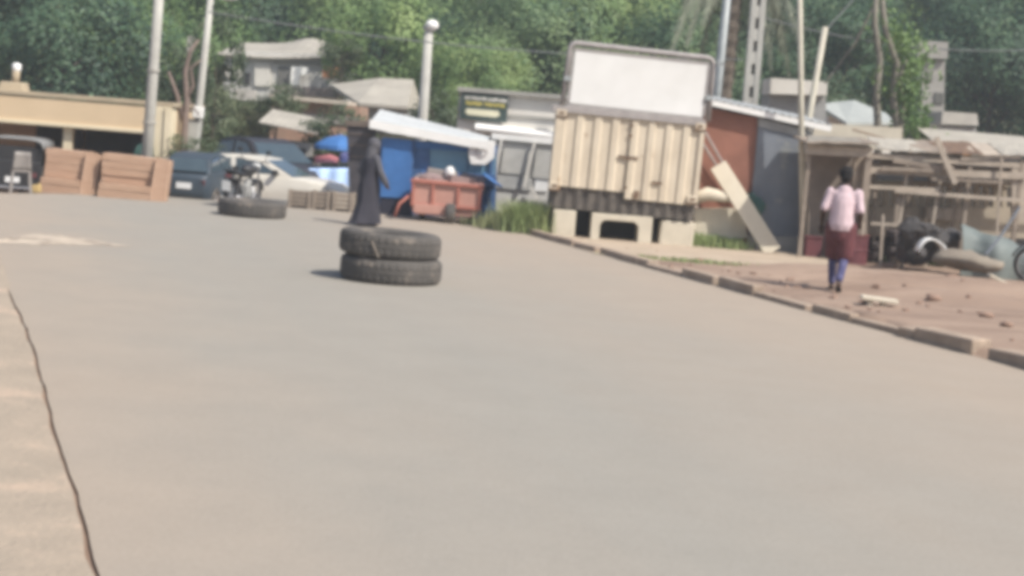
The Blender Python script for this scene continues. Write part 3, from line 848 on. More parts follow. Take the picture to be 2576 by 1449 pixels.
# seam straps and latch stubs
for z in (zt - 0.22, 0.35, -0.1, zb + 0.12):
    link('seam_strap', cbox(MB(), xm - 0.03, xm + 0.035, z, z + 0.05, -0.016, 0.01), m_rust, ct)
link('rust_plate', cbox(MB(), 0.52, 0.72, -0.50, -0.45, -0.006, 0.01), m_rust, ct)
link('rust_plate', cbox(MB(), 0.2, 0.3, zb - 0.05, zb + 0.1, -0.012, 0.01), m_rust, ct)
# dark skirt under it
sk = MB(); pts = []
n = 26
for i in range(n + 1):
    pts.append((-cw / 2 + 0.02 + (cw - 0.04) * i / n, 0.05 if i % 2 else 0.09))
skh = 0.37
for z in (zb - skh, zb + 0.04):
    for x, d in pts: sk.v.append(CR(x, z - (0.02 * noise.noise((x * 5, 0, 0)) if z < zb - .2 else 0), d))
for z in (zb - skh, zb + 0.04):
    for x, d in pts: sk.v.append(CR(x, z, 1.6))
m_ = n + 1
for i in range(n):
    sk.f += [(i, i + 1, m_ + i + 1, m_ + i), (2 * m_ + i, i, i + 1, 2 * m_ + i + 1)[::-1], (m_ + i, m_ + i + 1, 3 * m_ + i + 1, 3 * m_ + i)]
sk.f += [(0, m_, 3 * m_, 2 * m_), (n, 2 * m_ + n, 3 * m_ + n, m_ + n)]
link('skirt', sk, m_darkskirt, ct)
# pale concrete supports: an arched culvert piece in the middle and a block at each side
sup_top = zb - skh
def warp(mb): return mb
def arch_poly(x0, x1, z0, z1, ox0, ox1, oz1, r_):
    p = [(x0, z0), (x0, z1), (x1, z1), (x1, z0), (ox1, z0)]
    for i in range(7):
        a = math.pi / 2 * i / 6
        p.append((ox1 - r_ + r_ * math.cos(a), oz1 - r_ + r_ * math.sin(a)))
    for i in range(7):
        a = math.pi / 2 + math.pi / 2 * i / 6
        p.append((ox0 + r_ + r_ * math.cos(a), oz1 - r_ + r_ * math.sin(a)))
    p.append((ox0, z0))
    return p
gz = -0.06
gx = cc.x + sup_top * math.sin(TL)
topz = cc.z + sup_top + 0.0
base_px = lambda px: P(px, 580, CY).x
xa, xb, xc, xd = base_px(1388), base_px(1446), base_px(1486), base_px(1640)
xe, xf = base_px(1662), base_px(1748)
grp = 'pale concrete supports under the cream container'
mb = MB().prism(arch_poly(xc, xd, gz, topz - 0.02, base_px(1508), base_px(1606), topz - 0.14, 0.13), CY + 0.02, CY + 0.8)
solo('concrete_support', mb, m_creamwall, 'arched pale concrete support in the middle under the container', 'support', ((xc + xd) / 2, CY, 0), grp, bevel=0.012)
mb = MB().box(((xa + xb) / 2, CY + 0.45, (gz + topz) / 2 + 0.01), (xb - xa, 0.8, topz - gz - 0.04))
solo('concrete_support', mb, m_creamwall, 'square concrete block support under the left end of the container', 'support', ((xa + xb) / 2, CY, 0), grp, bevel=0.02)
mb = MB().box(((xe + xf) / 2, CY + 0.5, (gz + topz) / 2 - 0.03), (xf - xe, 0.8, topz - gz - 0.06), (0, R(2), 0))
solo('concrete_support', mb, m_creamwall, 'solid pale block support under the right end of the container', 'support', ((xe + xf) / 2, CY, 0), grp, bevel=0.03)
# billboard on the roof
link('dark_backing', cbox(MB(), -cw / 2 + 0.05, cw / 2 - 0.05, zb - skh - 0.55, zb - skh + 0.02, 0.95, 1.5), m_dark, ct)  # dark block added behind the supports so their openings look shaded
bt = thing('billboard', 'blank white billboard in a grey brown pipe frame on the container roof', 'billboard', CR(0, zt + 0.045, 0.35))
zt2 = zt + 0.05
bw0, bw1, bh = -1.31, 1.49, 1.22
pan = MB()
c_ = CR((-1.17 + 1.36) / 2, zt2 + 0.035 + 0.545, 0.33)
pan.box(c_, (2.58, 0.05, 1.07), (0, TL + R(0.5), 0))
link('panel', pan, m_board, bt, bevel=0.02)
fr = MB()
r_ = 0.13; fz1 = zt2 + 1.21
path = [CR(bw0 - 0.02, zt2 - 0.02, 0.33)]
for i in range(7):
    a = math.pi - math.pi / 2 * i / 6
    path.append(CR(bw0 + 0.02 + r_ + r_ * math.cos(a), fz1 - r_ + r_ * math.sin(a), 0.33))
for i in range(7):
    a = math.pi / 2 - math.pi / 2 * i / 6
    path.append(CR(bw1 - r_ + r_ * math.cos(a), fz1 - 0.03 - r_ + r_ * math.sin(a), 0.33))
path.append(CR(bw1 + 0.02, zt2 - 0.02, 0.33))
fr.tube(path, 0.042, 10)
fr.tube([q + Vector((0, 0.22, 0.03)) for q in path], 0.04, 8)
link('pipe_frame', fr, m_frame, bt, smooth=True)
lip = MB()
for a, b in (((bw0 + .09, zt2 + .03), (bw1 - .09, zt2 + .03)), ((bw0 + .09, fz1 - .11), (bw1 - .09, fz1 - .13))):
    lip.bar(CR(a[0], a[1], 0.32), CR(b[0], b[1], 0.32), 0.045, 0.05)
for x in (bw0 + .085, bw1 - .085):
    lip.bar(CR(x, zt2 + .07, 0.32), CR(x, fz1 - .16, 0.32), 0.045, 0.05)
link('inner_frame', lip, m_frame, bt)
for x, z in ((bw0 + 0.03, zt2 + 0.52), (bw1 - 0.03, zt2 + 0.42), (bw1 + 0.12, fz1 - 0.1)):
    link('clamp', MB().box(CR(x, z, 0.3), (0.13, 0.09, 0.09), (0, TL, 0)), m_galv, bt, bevel=0.01)
# thin rods and the long board leaning at its right side
gl = 'thin metal rods leaning on the container corner'
ya = CY + 0.05
for i, (a, b) in enumerate((((1742, 318), (1836, 432)), ((1768, 322), (1858, 470)))):
    pa, pb = P(a[0], a[1], CY + 0.76), P(b[0], b[1], CY + 0.1)
    e = P((1906, 1929)[i], (585, 605)[i], CY + 0.86)
    solo('metal_rod', MB().tube([pa, e], 0.022, 8), m_frame, ['left thin rod leaning from the billboard to behind the board', 'right thin rod leaning from the billboard to behind the board'][i], 'rod', e, gl)
b0, b1 = G(1946, 636), P(1806, 415, CY + 0.6)
d_ = (b1 - b0).normalized()
mb = MB()
mb.bar(b0 + d_ * 0.02, b1, 0.335, 0.05, up=(0, -1, 0.2))
bo = solo('wooden_board', mb, m_plank, 'long pale wooden board leaning against the container side', 'board', b0, bevel=0.008)

# ------------------------------------------------------------------ kiosk with white roof edge, right of the container
KY = CY + 0.9
kk = S(KY)
kt = thing('sheet_metal_kiosk', 'kiosk of rust brown and blue grey panels under a sloping white roof', 'kiosk', (P(1900, 500, KY).x, KY, 0))
def pquad(mb, pts, Y, d):
    """panel through pixel corners at distance Y with depth d"""
    w = [P(a, b, Y) for a, b in pts]
    vs = w + [q + Vector((0, d, 0)) for q in w]
    n = len(w)
    mb.add(vs, [tuple(range(n)), tuple(range(2 * n - 1, n - 1, -1))] + [((i + 1) % n, i, n + i, n + (i + 1) % n) for i in range(n)])
    return mb
link('brown_panel', pquad(MB(), [(1770, 268), (1906, 296), (1888, 640), (1752, 628)], KY + 0.06, 0.05), m_brownpanel, kt)
link('blue_grey_panel', pquad(MB(), [(1908, 318), (2026, 348), (2022, 596), (1882, 590)], KY, 0.06), m_bluegrey, kt)
link('beam', pquad(MB(), [(1908, 296), (2040, 330), (2040, 350), (1908, 318)], KY - 0.02, 0.1), m_grey, kt)
link('foot_wall', pquad(MB(), [(1880, 592), (2030, 598), (2030, 650), (1878, 640)], KY + 0.02, 0.2), m_concrete, kt)
q0, q1 = P(1780, 250, KY - 0.14), P(2092, 318, KY - 0.14)
nr = 34
def rf(u, v):
    b = q0.lerp(q1, u)
    return (b.x, b.y + v * 2.4, b.z + 0.03 + v * 0.16 + 0.018 * math.sin(u * nr * math.pi))
ro = MB().sheet(rf, nr * 4, 3, 0.012)
link('roof', ro, m_sheet, kt)
fa = MB().bar(q0 + Vector((0, 0.02, -0.05)), q1 + Vector((0, 0.02, -0.05)), 0.03, 0.105)
link('roof_edge', fa, m_white, kt)
br_ = MB()
for (a, b), (c_, d2) in (((1786, 268), (1784, 640)), ((1908, 305), (1886, 640)), ((2024, 335), (2026, 640))):
    br_.bar(P(a, b, KY + 0.13), P(c_, d2, KY + 0.13), 0.07)
link('posts', br_, m_wood, kt)
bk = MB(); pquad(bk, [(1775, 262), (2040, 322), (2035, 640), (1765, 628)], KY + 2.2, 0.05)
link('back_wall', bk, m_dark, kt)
# low pale wall and rubble between container and board
q = G(1790, 600)
mb = MB(); pquad(mb, [(1745, 525), (1868, 525), (1880, 598), (1750, 606)], CY + 0.7, 0.25)
solo('low_wall', mb, m_creamwall, 'low pale wall stub between the container and leaning board', 'wall', (P(1800, 600, CY + .7).x, CY + .7, 0))
mb = MB(); mb.tube([P(1730, 505, CY + 0.55), P(1780, 488, CY + 0.55), P(1850, 500, CY + .55)], [0.10, 0.14, 0.09], 10)
solo('cement_bag', mb, m_creamwall, 'pale full sack lying on the low wall beside the container', 'sack', P(1790, 530, CY + .55), smooth=True)
mb = MB(); mb.ball(P(1905, 520, KY - 0.25), 0.17, 12, 8, (0.8, 0.5, 1.1)).ball(P(1888, 500, KY - 0.2), 0.12, 10, 7)
mb.v = [v + Vector((noise.noise(v * 7), noise.noise(v * 8), noise.noise(v * 6))) * 0.05 for v in mb.v]
solo('green_bag', mb, m_teacloth, 'small green bag hanging on the blue grey kiosk panel behind the board', 'bag', P(1900, 545, KY - 0.2), smooth=True)

# ------------------------------------------------------------------ poles
def pole(name, label, cat, base, top, r0, r1, mat, group=None, n=14, ext=1.0):
    b, t_ = Vector(base), Vector(base).lerp(Vector(top), ext)
    o = thing(name, label, cat, (b.x, b.y, b.z), group=group)
    link('shaft', MB().tube([b, b.lerp(t_, 0.5), t_], [r0, (r0 + r1) / 2, r1], n), mat, o, smooth=True)
    return o, t_
Yp = G(2020, 640).y
o, _ = pole('steel_pole', 'slim pale steel pole standing before the blue grey kiosk', 'pole', G(2020, 640), P(2012, 0, Yp), 0.062, 0.050, m_stick, ext=1.25)
link('foot_plate', MB().box(G(2020, 640) + Vector((0, 0, 0.02)), (0.24, 0.24, 0.04)), m_frame, o)
b = P(2026, 290, 33); b.z = -0.05; b.x = P(1996, 420, 33).x
o, _ = pole('leaning_pole', 'pale stripped wooden pole leaning to the right behind the kiosk roof', 'pole', b, P(2076, 68, 33), 0.075, 0.06, m_stick)
b = P(1800, 300, 34.5); b.z = -0.3
pt = P(1828, 0, 34.5)
b.x = pt.x - (pt.z + 0.3) * 0.012
o, _ = pole('utility_pole', 'smooth grey metal utility pole just right of the billboard', 'pole', b, pt, 0.10, 0.085, m_galv, ext=1.3)
# concrete power pole: two legs and rungs
Yc = 35.5
b, t_ = P(1886, 260, Yc), P(1908, 0, Yc)
ax = (t_ - b).normalized()
base = b - ax * ((b.z + 0.3) / ax.z)
top = base + ax * 9.0
pp = thing('concrete_power_pole', 'concrete power pole with a ladder of recesses beside the palm', 'pole', base)
for sx in (-1, 1):
    link('leg', MB().bar(base + Vector((sx * 0.12, 0, 0)), top + Vector((sx * 0.085, 0, 0)), 0.12, 0.22, up=(0, 1, 0)), m_concp, pp, bevel=0.01)
rg = MB()
for i in range(18):
    q = base.lerp(top, (i + 0.5) / 18)
    rg.box(q + Vector((0, -0.03, 0)), (0.2, 0.14, 0.26))
link('rungs', rg, m_concp, pp)
web = MB().bar(base + Vector((0, 0.08, 0)), top + Vector((0, 0.08, 0)), 0.16, 0.03, up=(0, 1, 0))
link('web', web, M('pole_shade', (0.30, 0.29, 0.27)), pp)
# left poles
Y1 = 33.2
t_ = P(399, 0, Y1); b = P(369, 402, Y1); ax = (t_ - b).normalized(); base = b - ax * ((b.z + 0.4) / ax.z)
o, tp = pole('concrete_pole', 'pale concrete pole standing before the yellow building end', 'pole', base, t_, 0.125, 0.095, m_concp, ext=1.35)
bands = MB()
for z in (0.32, 0.5):
    q = base.lerp(tp, z); bands.lathe([(0.135, -0.03), (0.137, 0.03), (0.1, 0.031)], 16, q)
link('band', bands, m_concrete, o)
Y2 = 37.3
t_ = P(530, 0, Y2); b = P(488, 380, Y2); ax = (t_ - b).normalized(); base = b - ax * ((b.z + 0.4) / ax.z)
o, tp = pole('street_light', 'grey street light pole with a thick pale concrete base, leaning right', 'street light', base, t_, 0.105, 0.075, m_concp, ext=1.02)
q = base + ax * 0.4
link('base_block', MB().box(base.lerp(P(492, 300, Y2), 0.5) + Vector((-0.05, 0, 0)), (0.34, 0.34, (P(492, 300, Y2) - base).length), (0, R(3), 0)), m_concp, o, bevel=0.03)
link('junction_box', MB().box(P(499, 283, Y2 - 0.16), (0.24, 0.16, 0.26), (0, R(3), 0)), m_white, o, bevel=0.02)
arm = MB().tube([tp - ax * 0.08, tp + Vector((0.1, -0.05, 0.02)), tp + Vector((0.32, -0.1, 0.03))], [0.035, 0.03, 0.03], 8)
a_ = link('lamp_arm', arm, m_galv, o)
link('lamp_head', MB().ball(tp + Vector((0.42, -0.12, 0.0)), 0.2, 14, 8, (1.2, 0.6, 0.4)), m_white, o, smooth=True)
Y3 = 39.0
t_ = P(1079, 72, Y3); b = P(1063, 300, Y3); ax = (t_ - b).normalized(); base = b - ax * ((b.z + 0.3) / ax.z)
o, tp = pole('lamp_post', 'pale lamp post with a round white head rising behind the white roof', 'street light', base, t_, 0.15, 0.105, m_concp)
link('cap', MB().lathe([(0.11, -0.05), (0.15, 0.0), (0.14, 0.06), (0.05, 0.08)], 14, tp), m_concp, o)
link('lamp_head', MB().ball(tp + Vector((0.07, -0.05, 0.08)), 0.15, 14, 10, (1.1, 1, 0.9)), m_white, o, smooth=True)
# overhead cables
def cable(pts, Y, label, sag=0.3):
    a, b = P(*pts[0], Y[0]), P(*pts[1], Y[1])
    mb = MB().tube([a.lerp(b, i / 24) - Vector((0, 0, sag * 4 * (i / 24) * (1 - i / 24))) for i in range(25)], 0.016, 5)
    solo('overhead_cable', mb, M('cable', (0.16, 0.17, 0.17)), label, 'cable', a, 'thin overhead cables before the trees')
cable([(525, 30), (1905, 150)], (34.2, 35.5), 'thin cable running from the street light past the white lamp post', 0.25)
cable([(1905, 40), (2700, 118)], (35.5, 38), 'thin cable crossing the trees to the right of the power pole', 0.35)
cable([(2078, 75), (2240, -120)], (33, 34), 'thin cable rising from the leaning wooden pole into the trees', 0.05)
# ------------------------------------------------------------------ yellow building, left
BY = 36.0
bk_ = S(BY)
bt_ = thing('yellow_building', 'low yellow rendered building with a deep fascia and dark openings', 'building', (P(200, 400, BY).x, BY, -0.6))
xl, xr = P(-420, 250, BY).x, P(432, 270, BY).x
zt_ = P(200, 246, BY).z
zf = P(200, 322, BY).z            # underside of the fascia
link('fascia', MB().box(((xl + xr - 0.5) / 2, BY + 0.2, (zt_ + zf) / 2 - 0.02), (xr - xl - 0.5, 0.4, zt_ - zf - 0.1)), m_yellow, bt_, bevel=0.012)
link('fascia_trim', MB().box(((xl + xr - 0.5) / 2, BY + 0.18, zf + 0.035), (xr - xl - 0.5, 0.46, 0.085)), m_yellowlt, bt_, bevel=0.01)
cp = MB().box(((xl + xr) / 2, BY + 1.72, zt_ + 0.0), (xr - xl + 0.1, 3.5, 0.10))
link('roof_coping', cp, m_coping, bt_, bevel=0.015)
link('end_pillar', MB().box((xr - 0.25, BY + 0.25, (zt_ - 0.05 - 0.6) / 2), (0.5, 0.56, zt_ - 0.05 + 0.6)), m_yellowlt, bt_, bevel=0.015)
link('pillar_trim', MB().box((xr - 0.06, BY - 0.05, (zt_ - 0.06 - 0.6) / 2), (0.14, 0.06, zt_ - 0.06 + 0.6)), m_yellowlt, bt_)
link('end_wall', MB().box((xr - 0.12, BY + 1.9, (zt_ - 0.05 - 0.6) / 2), (0.2, 2.8, zt_ - 0.05 + 0.6)), m_yellow, bt_)
link('back_wall', MB().box(((xl + xr) / 2, BY + 2.2, (zf - 0.6) / 2 + 0.05), (xr - xl - 0.3, 0.15, zf + 0.5)), m_earthwall, bt_)
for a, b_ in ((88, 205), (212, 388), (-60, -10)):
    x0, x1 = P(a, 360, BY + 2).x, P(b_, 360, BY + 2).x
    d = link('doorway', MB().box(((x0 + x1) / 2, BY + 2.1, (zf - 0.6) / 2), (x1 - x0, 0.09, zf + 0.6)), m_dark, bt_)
for px in (166, -130):
    x = P(px, 340, BY).x
    link('post', MB().box((x, BY + 0.22, (zf - 0.6) / 2 - 0.004), (0.20, 0.2, zf + 0.6)), m_yellowlt, bt_, bevel=0.01)
link('counter', MB().box((P(280, 380, BY).x, BY + 0.9, -0.25), (2.6, 0.5, 0.7)), m_grey, bt_)
mb = MB(); pquad(mb, [(345, 365), (384, 350), (386, 402), (330, 400)], BY - 0.15, 0.06)
solo('green_cloth', mb, m_teacloth, 'dark green cloth hanging in the right opening of the yellow building', 'cloth', P(360, 380, BY - .15))
q = P(36, 213, BY + 0.8)
mb = MB().box((q.x, q.y, zt_ + 0.12), (0.62, 0.5, 0.24), taper=0.85)
v_ = solo('roof_vent', mb, m_coping, 'grey plinth with a white capped pipe on the yellow building roof', 'roof vent', (q.x, q.y, zt_), bevel=0.03)
link('pipe', MB().tube([(q.x + 0.02, q.y, zt_ + 0.2), (q.x + 0.03, q.y, zt_ + 0.55)], 0.09, 12), m_coping, v_, smooth=True)
link('white_cap', MB().lathe([(0.09, 0), (0.105, 0.04), (0.10, 0.15), (0.04, 0.18), (0.0, 0.18)], 14, (q.x + 0.035, q.y, zt_ + 0.5)), m_plate, v_, smooth=True)

# brown rendered benches in front of it -----------------------------------
m_planks = M('brown_planks', (0.46, 0.31, 0.22), (0.39, 0.25, 0.17), 2.5, 0.95, 0.3, 14, stretch=(1, 1, 5))
def plank_stack(x0p, x1p, ytop, Y, label, seed):
    random.seed(seed)
    a, b_ = P(x0p, ytop, Y), P(x1p, ytop, Y)
    zb_ = -0.14
    h = P((x0p + x1p) / 2, ytop, Y).z - zb_; xm_ = (a.x + b_.x) / 2; w = b_.x - a.x
    t = thing('plank_stack', label, 'planks', (xm_, Y, zb_), group='brown plank stacks by the yellow building')
    n = 7
    for i in range(n):
        hh = h / n
        front = 0.0 if i < 3 else 0.16            # the upper courses are set back and leave a ledge
        ww = w - 0.3 - rnd(0, .06)
        m = MB().box((a.x + 0.02 + ww / 2 + rnd(-.015, .015), Y + front + .35 + rnd(-.02, .02), zb_ + hh * (i + .5)), (ww, .7 - front, hh - (.010 if i in (2, 5) else .004)), (0, R(1.6 + rnd(-.5, .5)), rnd(-.012, .012)))
        link('plank', m, m_planks, t, bevel=.006)
    for i in range(4):                              # shorter boards stood on end against its right side
        x = b_.x - .28 + i * .075
        m = MB().bar((x - .03, Y + .10 + .03 * i, zb_), (x + .03, Y + .30, zb_ + h * rnd(.93, 1.0)), .07, .3, up=(0, -1, 0))
        link('end_board', m, m_planks, t, bevel=.01)
plank_stack(104, 247, 380, 31.9, 'left of the two brown plank stacks, beside the dark three wheeler', 31)
plank_stack(248, 424, 394, 31.6, 'right of the two brown plank stacks, below the pale pole', 32)
random.seed(77)

# dark three-wheeler at the far left edge, seen from behind ------------------------
RY = 33.9
q = P(26, 430, RY)
rk_ = thing('auto_rickshaw', 'dark three wheeled taxi with a grey roof at the left edge of the photo', 'three wheeler', (q.x, RY, -0.42), rz=R(9), world=False)
m_dkbody = M('dark_body_paint', (.035, .035, .037), (.026, .026, .028), 3, .45)
m_canopy = M('grey_canopy', (.24, .24, .235), (.17, .17, .168), 4, .75)
cano = MB()
def cf(u, v):
    a_ = math.pi * v; c_ = math.cos(a_); s2 = math.sin(a_)
    return (-.64 * (abs(c_) ** .45) * (1 if c_ > 0 else -1), -.05 + 1.7 * u, 1.16 + .20 * (abs(s2) ** .5))
cano.sheet(cf, 10, 18, .03)
link('canopy', cano, m_canopy, rk_, smooth=True)
link('rear_panel', MB().box((0, .02, .60), (1.22, .06, .62)), m_dkbody, rk_, bevel=.03)
for s_ in (-1, 1):
    link('side_panel', MB().box((s_ * .61, .6, .55), (.05, 1.1, .5)), m_dkbody, rk_, bevel=.02)
    link('post', MB().box((s_ * .60, .04, 1.02), (.06, .06, .34)), m_dkbody, rk_)
    link('tail_light', MB().box((s_ * .5, -.02, .62), (.1, .03, .1)), m_maroon, rk_)
    link('mudguard', MB().box((s_ * .52, .35, .40), (.22, .62, .06)), m_dkbody, rk_, bevel=.02)
for x, y in ((-.52, .35), (.52, .35), (0, 1.95)):
    wl = link('wheel', MB().lathe([(.13, -.06), (.21, -.07), (.235, -.04), (.235, .04), (.21, .07), (.13, .06)], 22, (x, y, .235), closed=True, axis='X'), m_rubber, rk_, smooth=True)
    link('rim', MB().lathe([(0, -.03), (.13, -.05), (.13, .05), (0, .03)], 18, (x, y, .235), axis='X'), m_chrome, wl)
link('rear_curtain', MB().box((0, .05, 1.05), (1.12, .02, .34)), m_dkbody, rk_)
link('floor', MB().box((0, .8, .36), (1.15, 1.6, .06)), m_dkbody, rk_)
link('seat', MB().box((0, .5, .78), (1.08, .18, .62)), m_black, rk_, bevel=.04)
link('nose', MB().box((0, 1.8, .62), (.66, .5, .62), taper=.7), m_dkbody, rk_, bevel=.05)
link('number_plate', MB().box((.05, -.015, .50), (.3, .015, .12)), m_plate, rk_)
link('bumper', MB().tube([(-.5, -.06, .33), (.5, -.06, .33)], .03, 8), m_chrome, rk_)
SY = 31.6
b = G(52, 488)
b.y = SY - 0.55; b.x = P(52, 470, b.y).x
ch = thing('plastic_chair', 'pale plastic chair standing on the road edge before the dark three wheeler', 'chair', (b.x, b.y, 0), rz=R(200), world=False)
link('seat', MB().box((0, 0, 0.42), (0.36, 0.36, 0.035)), m_plastic, ch, bevel=0.012)
for sx in (-1, 1):
    for sy in (-1, 1):
        link('leg', MB().bar((sx * 0.19, sy * 0.18, 0), (sx * 0.155, sy * 0.15, 0.41), 0.045), m_plastic, ch)
bs = MB().sheet(lambda u, v: ((u - .5) * (0.36 - 0.06 * v), 0.17 + 0.06 * v - 0.05 * math.sin(math.pi * u), 0.44 + 0.36 * v), 8, 5, 0.02)
link('backrest', bs, m_plastic, ch, smooth=True)
b = G(90, 486); b.y = SY - 0.35
b.x = P(92, 478, b.y).x
yc_ = MB().box((b.x, b.y, 0.08), (0.17, 0.13, 0.16))
jc = solo('jerrycan', yc_, m_yelcan, 'small yellow can on the ground left of the brown plank stacks', 'jerrycan', (b.x, b.y, 0), bevel=0.03)
link('cap', MB().tube([(b.x + .05, b.y, .15), (b.x + .05, b.y, .2)], 0.025, 8), m_yelcan, jc)

# ------------------------------------------------------------------ motorbikes
def wheel(x, r_, w, parent, tyremat=m_black):
    t_ = MB()
    prof = [(r_ - 0.055, -w * .35), (r_ - 0.02, -w * .5), (r_ - 0.004, -w * .3), (r_, 0), (r_ - 0.004, w * .3), (r_ - 0.02, w * .5), (r_ - 0.055, w * .35)]
    t_.lathe(prof, 28, (x, 0, r_), closed=True, axis='Y')
    wl = link('wheel', t_, tyremat, parent, smooth=True)
    rm = MB().lathe([(r_ - 0.052, -w * .3), (r_ - 0.07, -w * .3), (r_ - 0.07, w * .3), (r_ - 0.052, w * .3)], 24, (x, 0, r_), closed=True, axis='Y')
    for i in range(10):
        a = math.pi * 2 * i / 10
        rm.tube([(x, 0.02, r_), (x + (r_ - .06) * math.cos(a), 0, r_ + (r_ - .06) * math.sin(a))], 0.006, 5)
    rm.tube([(x, -0.06, r_), (x, 0.06, r_)], 0.05, 10)
    link('rim', rm, m_chrome, wl)
def motorbike(label, loc, rz, tilt=0.0, box=False):
    t = thing('motorbike', label, 'motorbike', loc, rz, 'motorbikes parked by the road', world=False)
    t.rotation_euler = (tilt, 0, rz)
    wheel(0.62, 0.30, 0.085, t); wheel(-0.62, 0.30, 0.10, t)
    fr = MB()
    fr.tube([(0.40, 0, 0.82), (0.05, 0, 0.42), (-0.25, 0, 0.38), (-0.3, 0, 0.68), (0.38, 0, 0.84)], 0.028, 8)
    fr.tube([(-0.3, .1, 0.62), (-0.85, .1, 0.72)], 0.018, 6); fr.tube([(-0.3, -.1, 0.62), (-0.85, -.1, 0.72)], 0.018, 6)
    for s_ in (-1, 1):
        fr.tube([(-0.25, s_ * .08, 0.36), (-0.62, s_ * .08, 0.30)], 0.022, 6); fr.tube([(-0.5, s_ * .1, 0.66), (-0.62, s_ * .09, 0.31)], 0.03, 8)
    link('frame', fr, m_blackp, t)
    en = MB().box((0.05, 0, 0.40), (0.30, 0.22, 0.24)).tube([(0.1, 0, 0.45), (0.2, 0, 0.62)], 0.08, 10).tube([(0.05, -.14, .38), (0.05, .14, .38)], 0.1, 12)
    link('engine', en, m_grey, t, bevel=0.015)
    ex = MB().tube([(0.2, -.1, .5), (0.28, -.13, .28), (-0.1, -.15, .24), (-0.75, -.17, .32)], [.022, .022, .035, .045], 8)
    link('exhaust', ex, m_chrome, t, smooth=True)
    link('tank', MB().ball((0.15, 0, 0.84), 0.2, 14, 10, (1.35, 0.72, 0.62)), m_blackp, t, smooth=True)
    se = MB().sheet(lambda u, v: (-0.05 - 0.72 * u, (v - .5) * (0.24 + 0.04 * math.sin(u * 3)), 0.80 + 0.05 * u * u - 0.03 * abs(v - .5) * 2), 10, 6, -0.07)
    link('seat', se, m_black, t, smooth=True)
    fk = MB()
    for s_ in (-1, 1): fk.tube([(0.62, s_ * .085, 0.30), (0.42, s_ * .085, 0.92)], 0.024, 8)
    link('fork', fk, m_chrome, t)
    hb = MB().tube([(0.25, -.36, 1.02), (0.33, -.26, 1.05), (0.40, -.1, .98), (0.40, .1, .98), (0.33, .26, 1.05), (0.25, .36, 1.02)], 0.014, 8)
    link('handlebar', hb, m_blackp, t)
    for s_ in (-1, 1):
        link('mirror', MB().tube([(0.33, s_ * .25, 1.05), (0.33, s_ * .3, 1.2)], 0.008, 6).ball((0.32, s_ * .31, 1.23), 0.06, 10, 6, (.3, 1, .7)), m_black, t)
    link('headlight', MB().ball((0.50, 0, 0.90), 0.1, 12, 8, (.8, 1, 1)), m_plate, t, smooth=True)
    for x, a0, a1 in ((0.62, 0.3, 2.4), (-0.62, 0.2, 2.9)):
        fd = MB().sheet(lambda u, v: (x + 0.335 * math.cos(a0 + (a1 - a0) * u), (v - .5) * .13, 0.30 + 0.335 * math.sin(a0 + (a1 - a0) * u)), 12, 3, 0.01)
        link('mudguard', fd, m_blackp, t, smooth=True)
    link('tail_light', MB().box((-0.90, 0, 0.72), (0.07, 0.12, 0.07)), m_maroon, t, bevel=0.015)
    link('number_plate', MB().box((-0.95, 0, 0.52), (0.015, 0.17, 0.2), (0, R(-12), 0)), m_plate, t)
    link('rack', MB().box((-0.8, 0, 0.84), (0.26, 0.22, 0.02)), m_blackp, t)
    if box:
        tb_ = link('rear_box', MB().box((-0.80, 0, 0.78), (0.34, 0.60, 0.50)), m_blackp, t, bevel=0.07)
        link('grey_panel', MB().box((-0.975, 0.03, 0.86), (0.012, 0.34, 0.16)), m_grey, tb_)
        link('white_plate', MB().box((-0.976, -0.02, 0.64), (0.012, 0.15, 0.13)), m_plate, tb_)
    return t
b = P(610, 470, 32.4)
motorbike('dark motorbike standing before the white car above the single tyre', (b.x, b.y, -0.10), R(78), R(4))
b = G(2566, 738)
motorbike('motorbike cut off by the right edge of the photo on the red earth', (b.x + 0.86, b.y + 0.25, gh(b.x, b.y) + 0.02), R(172), R(-5))

# ------------------------------------------------------------------ white car
CYc = 36.0
cz = -0.38
b = P(668, 470, CYc)
car = thing('parked_car', 'dusty white hatchback car parked behind the single tyre, bonnet to the right', 'car', (b.x, CYc, cz), rz=R(-11), world=False)
def car_section(x):
    pass
body = MB()
st_ = [(-1.75, 0.45, 0.80, 0.60), (-1.62, 0.28, 0.90, 0.74), (-1.2, 0.22, 0.94, 0.78), (-0.3, 0.2, 0.93, 0.80), (0.62, 0.2, 0.93, 0.80), (1.2, 0.22, 0.90, 0.78), (1.68, 0.26, 0.82, 0.72), (1.95, 0.34, 0.62, 0.58)]
ring = []
for x, z0, z1, hw in st_:
    k = len(body.v)
    body.v += [Vector(q) for q in ((x, -hw + .08, z0), (x, -hw, z0 + .1), (x, -hw - .02, (z0 + z1) / 2), (x, -hw + .04, z1 - .03), (x, -hw + .14, z1), (x, hw - .14, z1), (x, hw - .04, z1 - .03), (x, hw + .02, (z0 + z1) / 2), (x, hw, z0 + .1), (x, hw - .08, z0))]
    ring.append(k)
for a, b2 in zip(ring, ring[1:]):
    for i in range(10):
        body.f.append((a + i, b2 + i, b2 + (i + 1) % 10, a + (i + 1) % 10))
body.f.append(tuple(ring[0] + i for i in range(10))); body.f.append(tuple(ring[-1] + 9 - i for i in range(10)))
link('body', body, m_carwhite, car, smooth=True, bevel=0.01)
ca = MB()
prof = [(-1.66, 0.86), (-1.35, 1.22), (-1.0, 1.30), (-0.3, 1.32), (0.12, 1.27), (0.88, 0.90)]
n = len(prof)
for s_ in (-1, 1):
    for x, z in prof:
        ca.v.append(Vector((x, s_ * (0.74 - 0.2 * (z - 0.86) / 0.6), z)))
ca.f = [tuple(range(n)), tuple(range(2 * n - 1, n - 1, -1))] + [((i + 1) % n, i, n + i, n + (i + 1) % n) for i in range(n)]
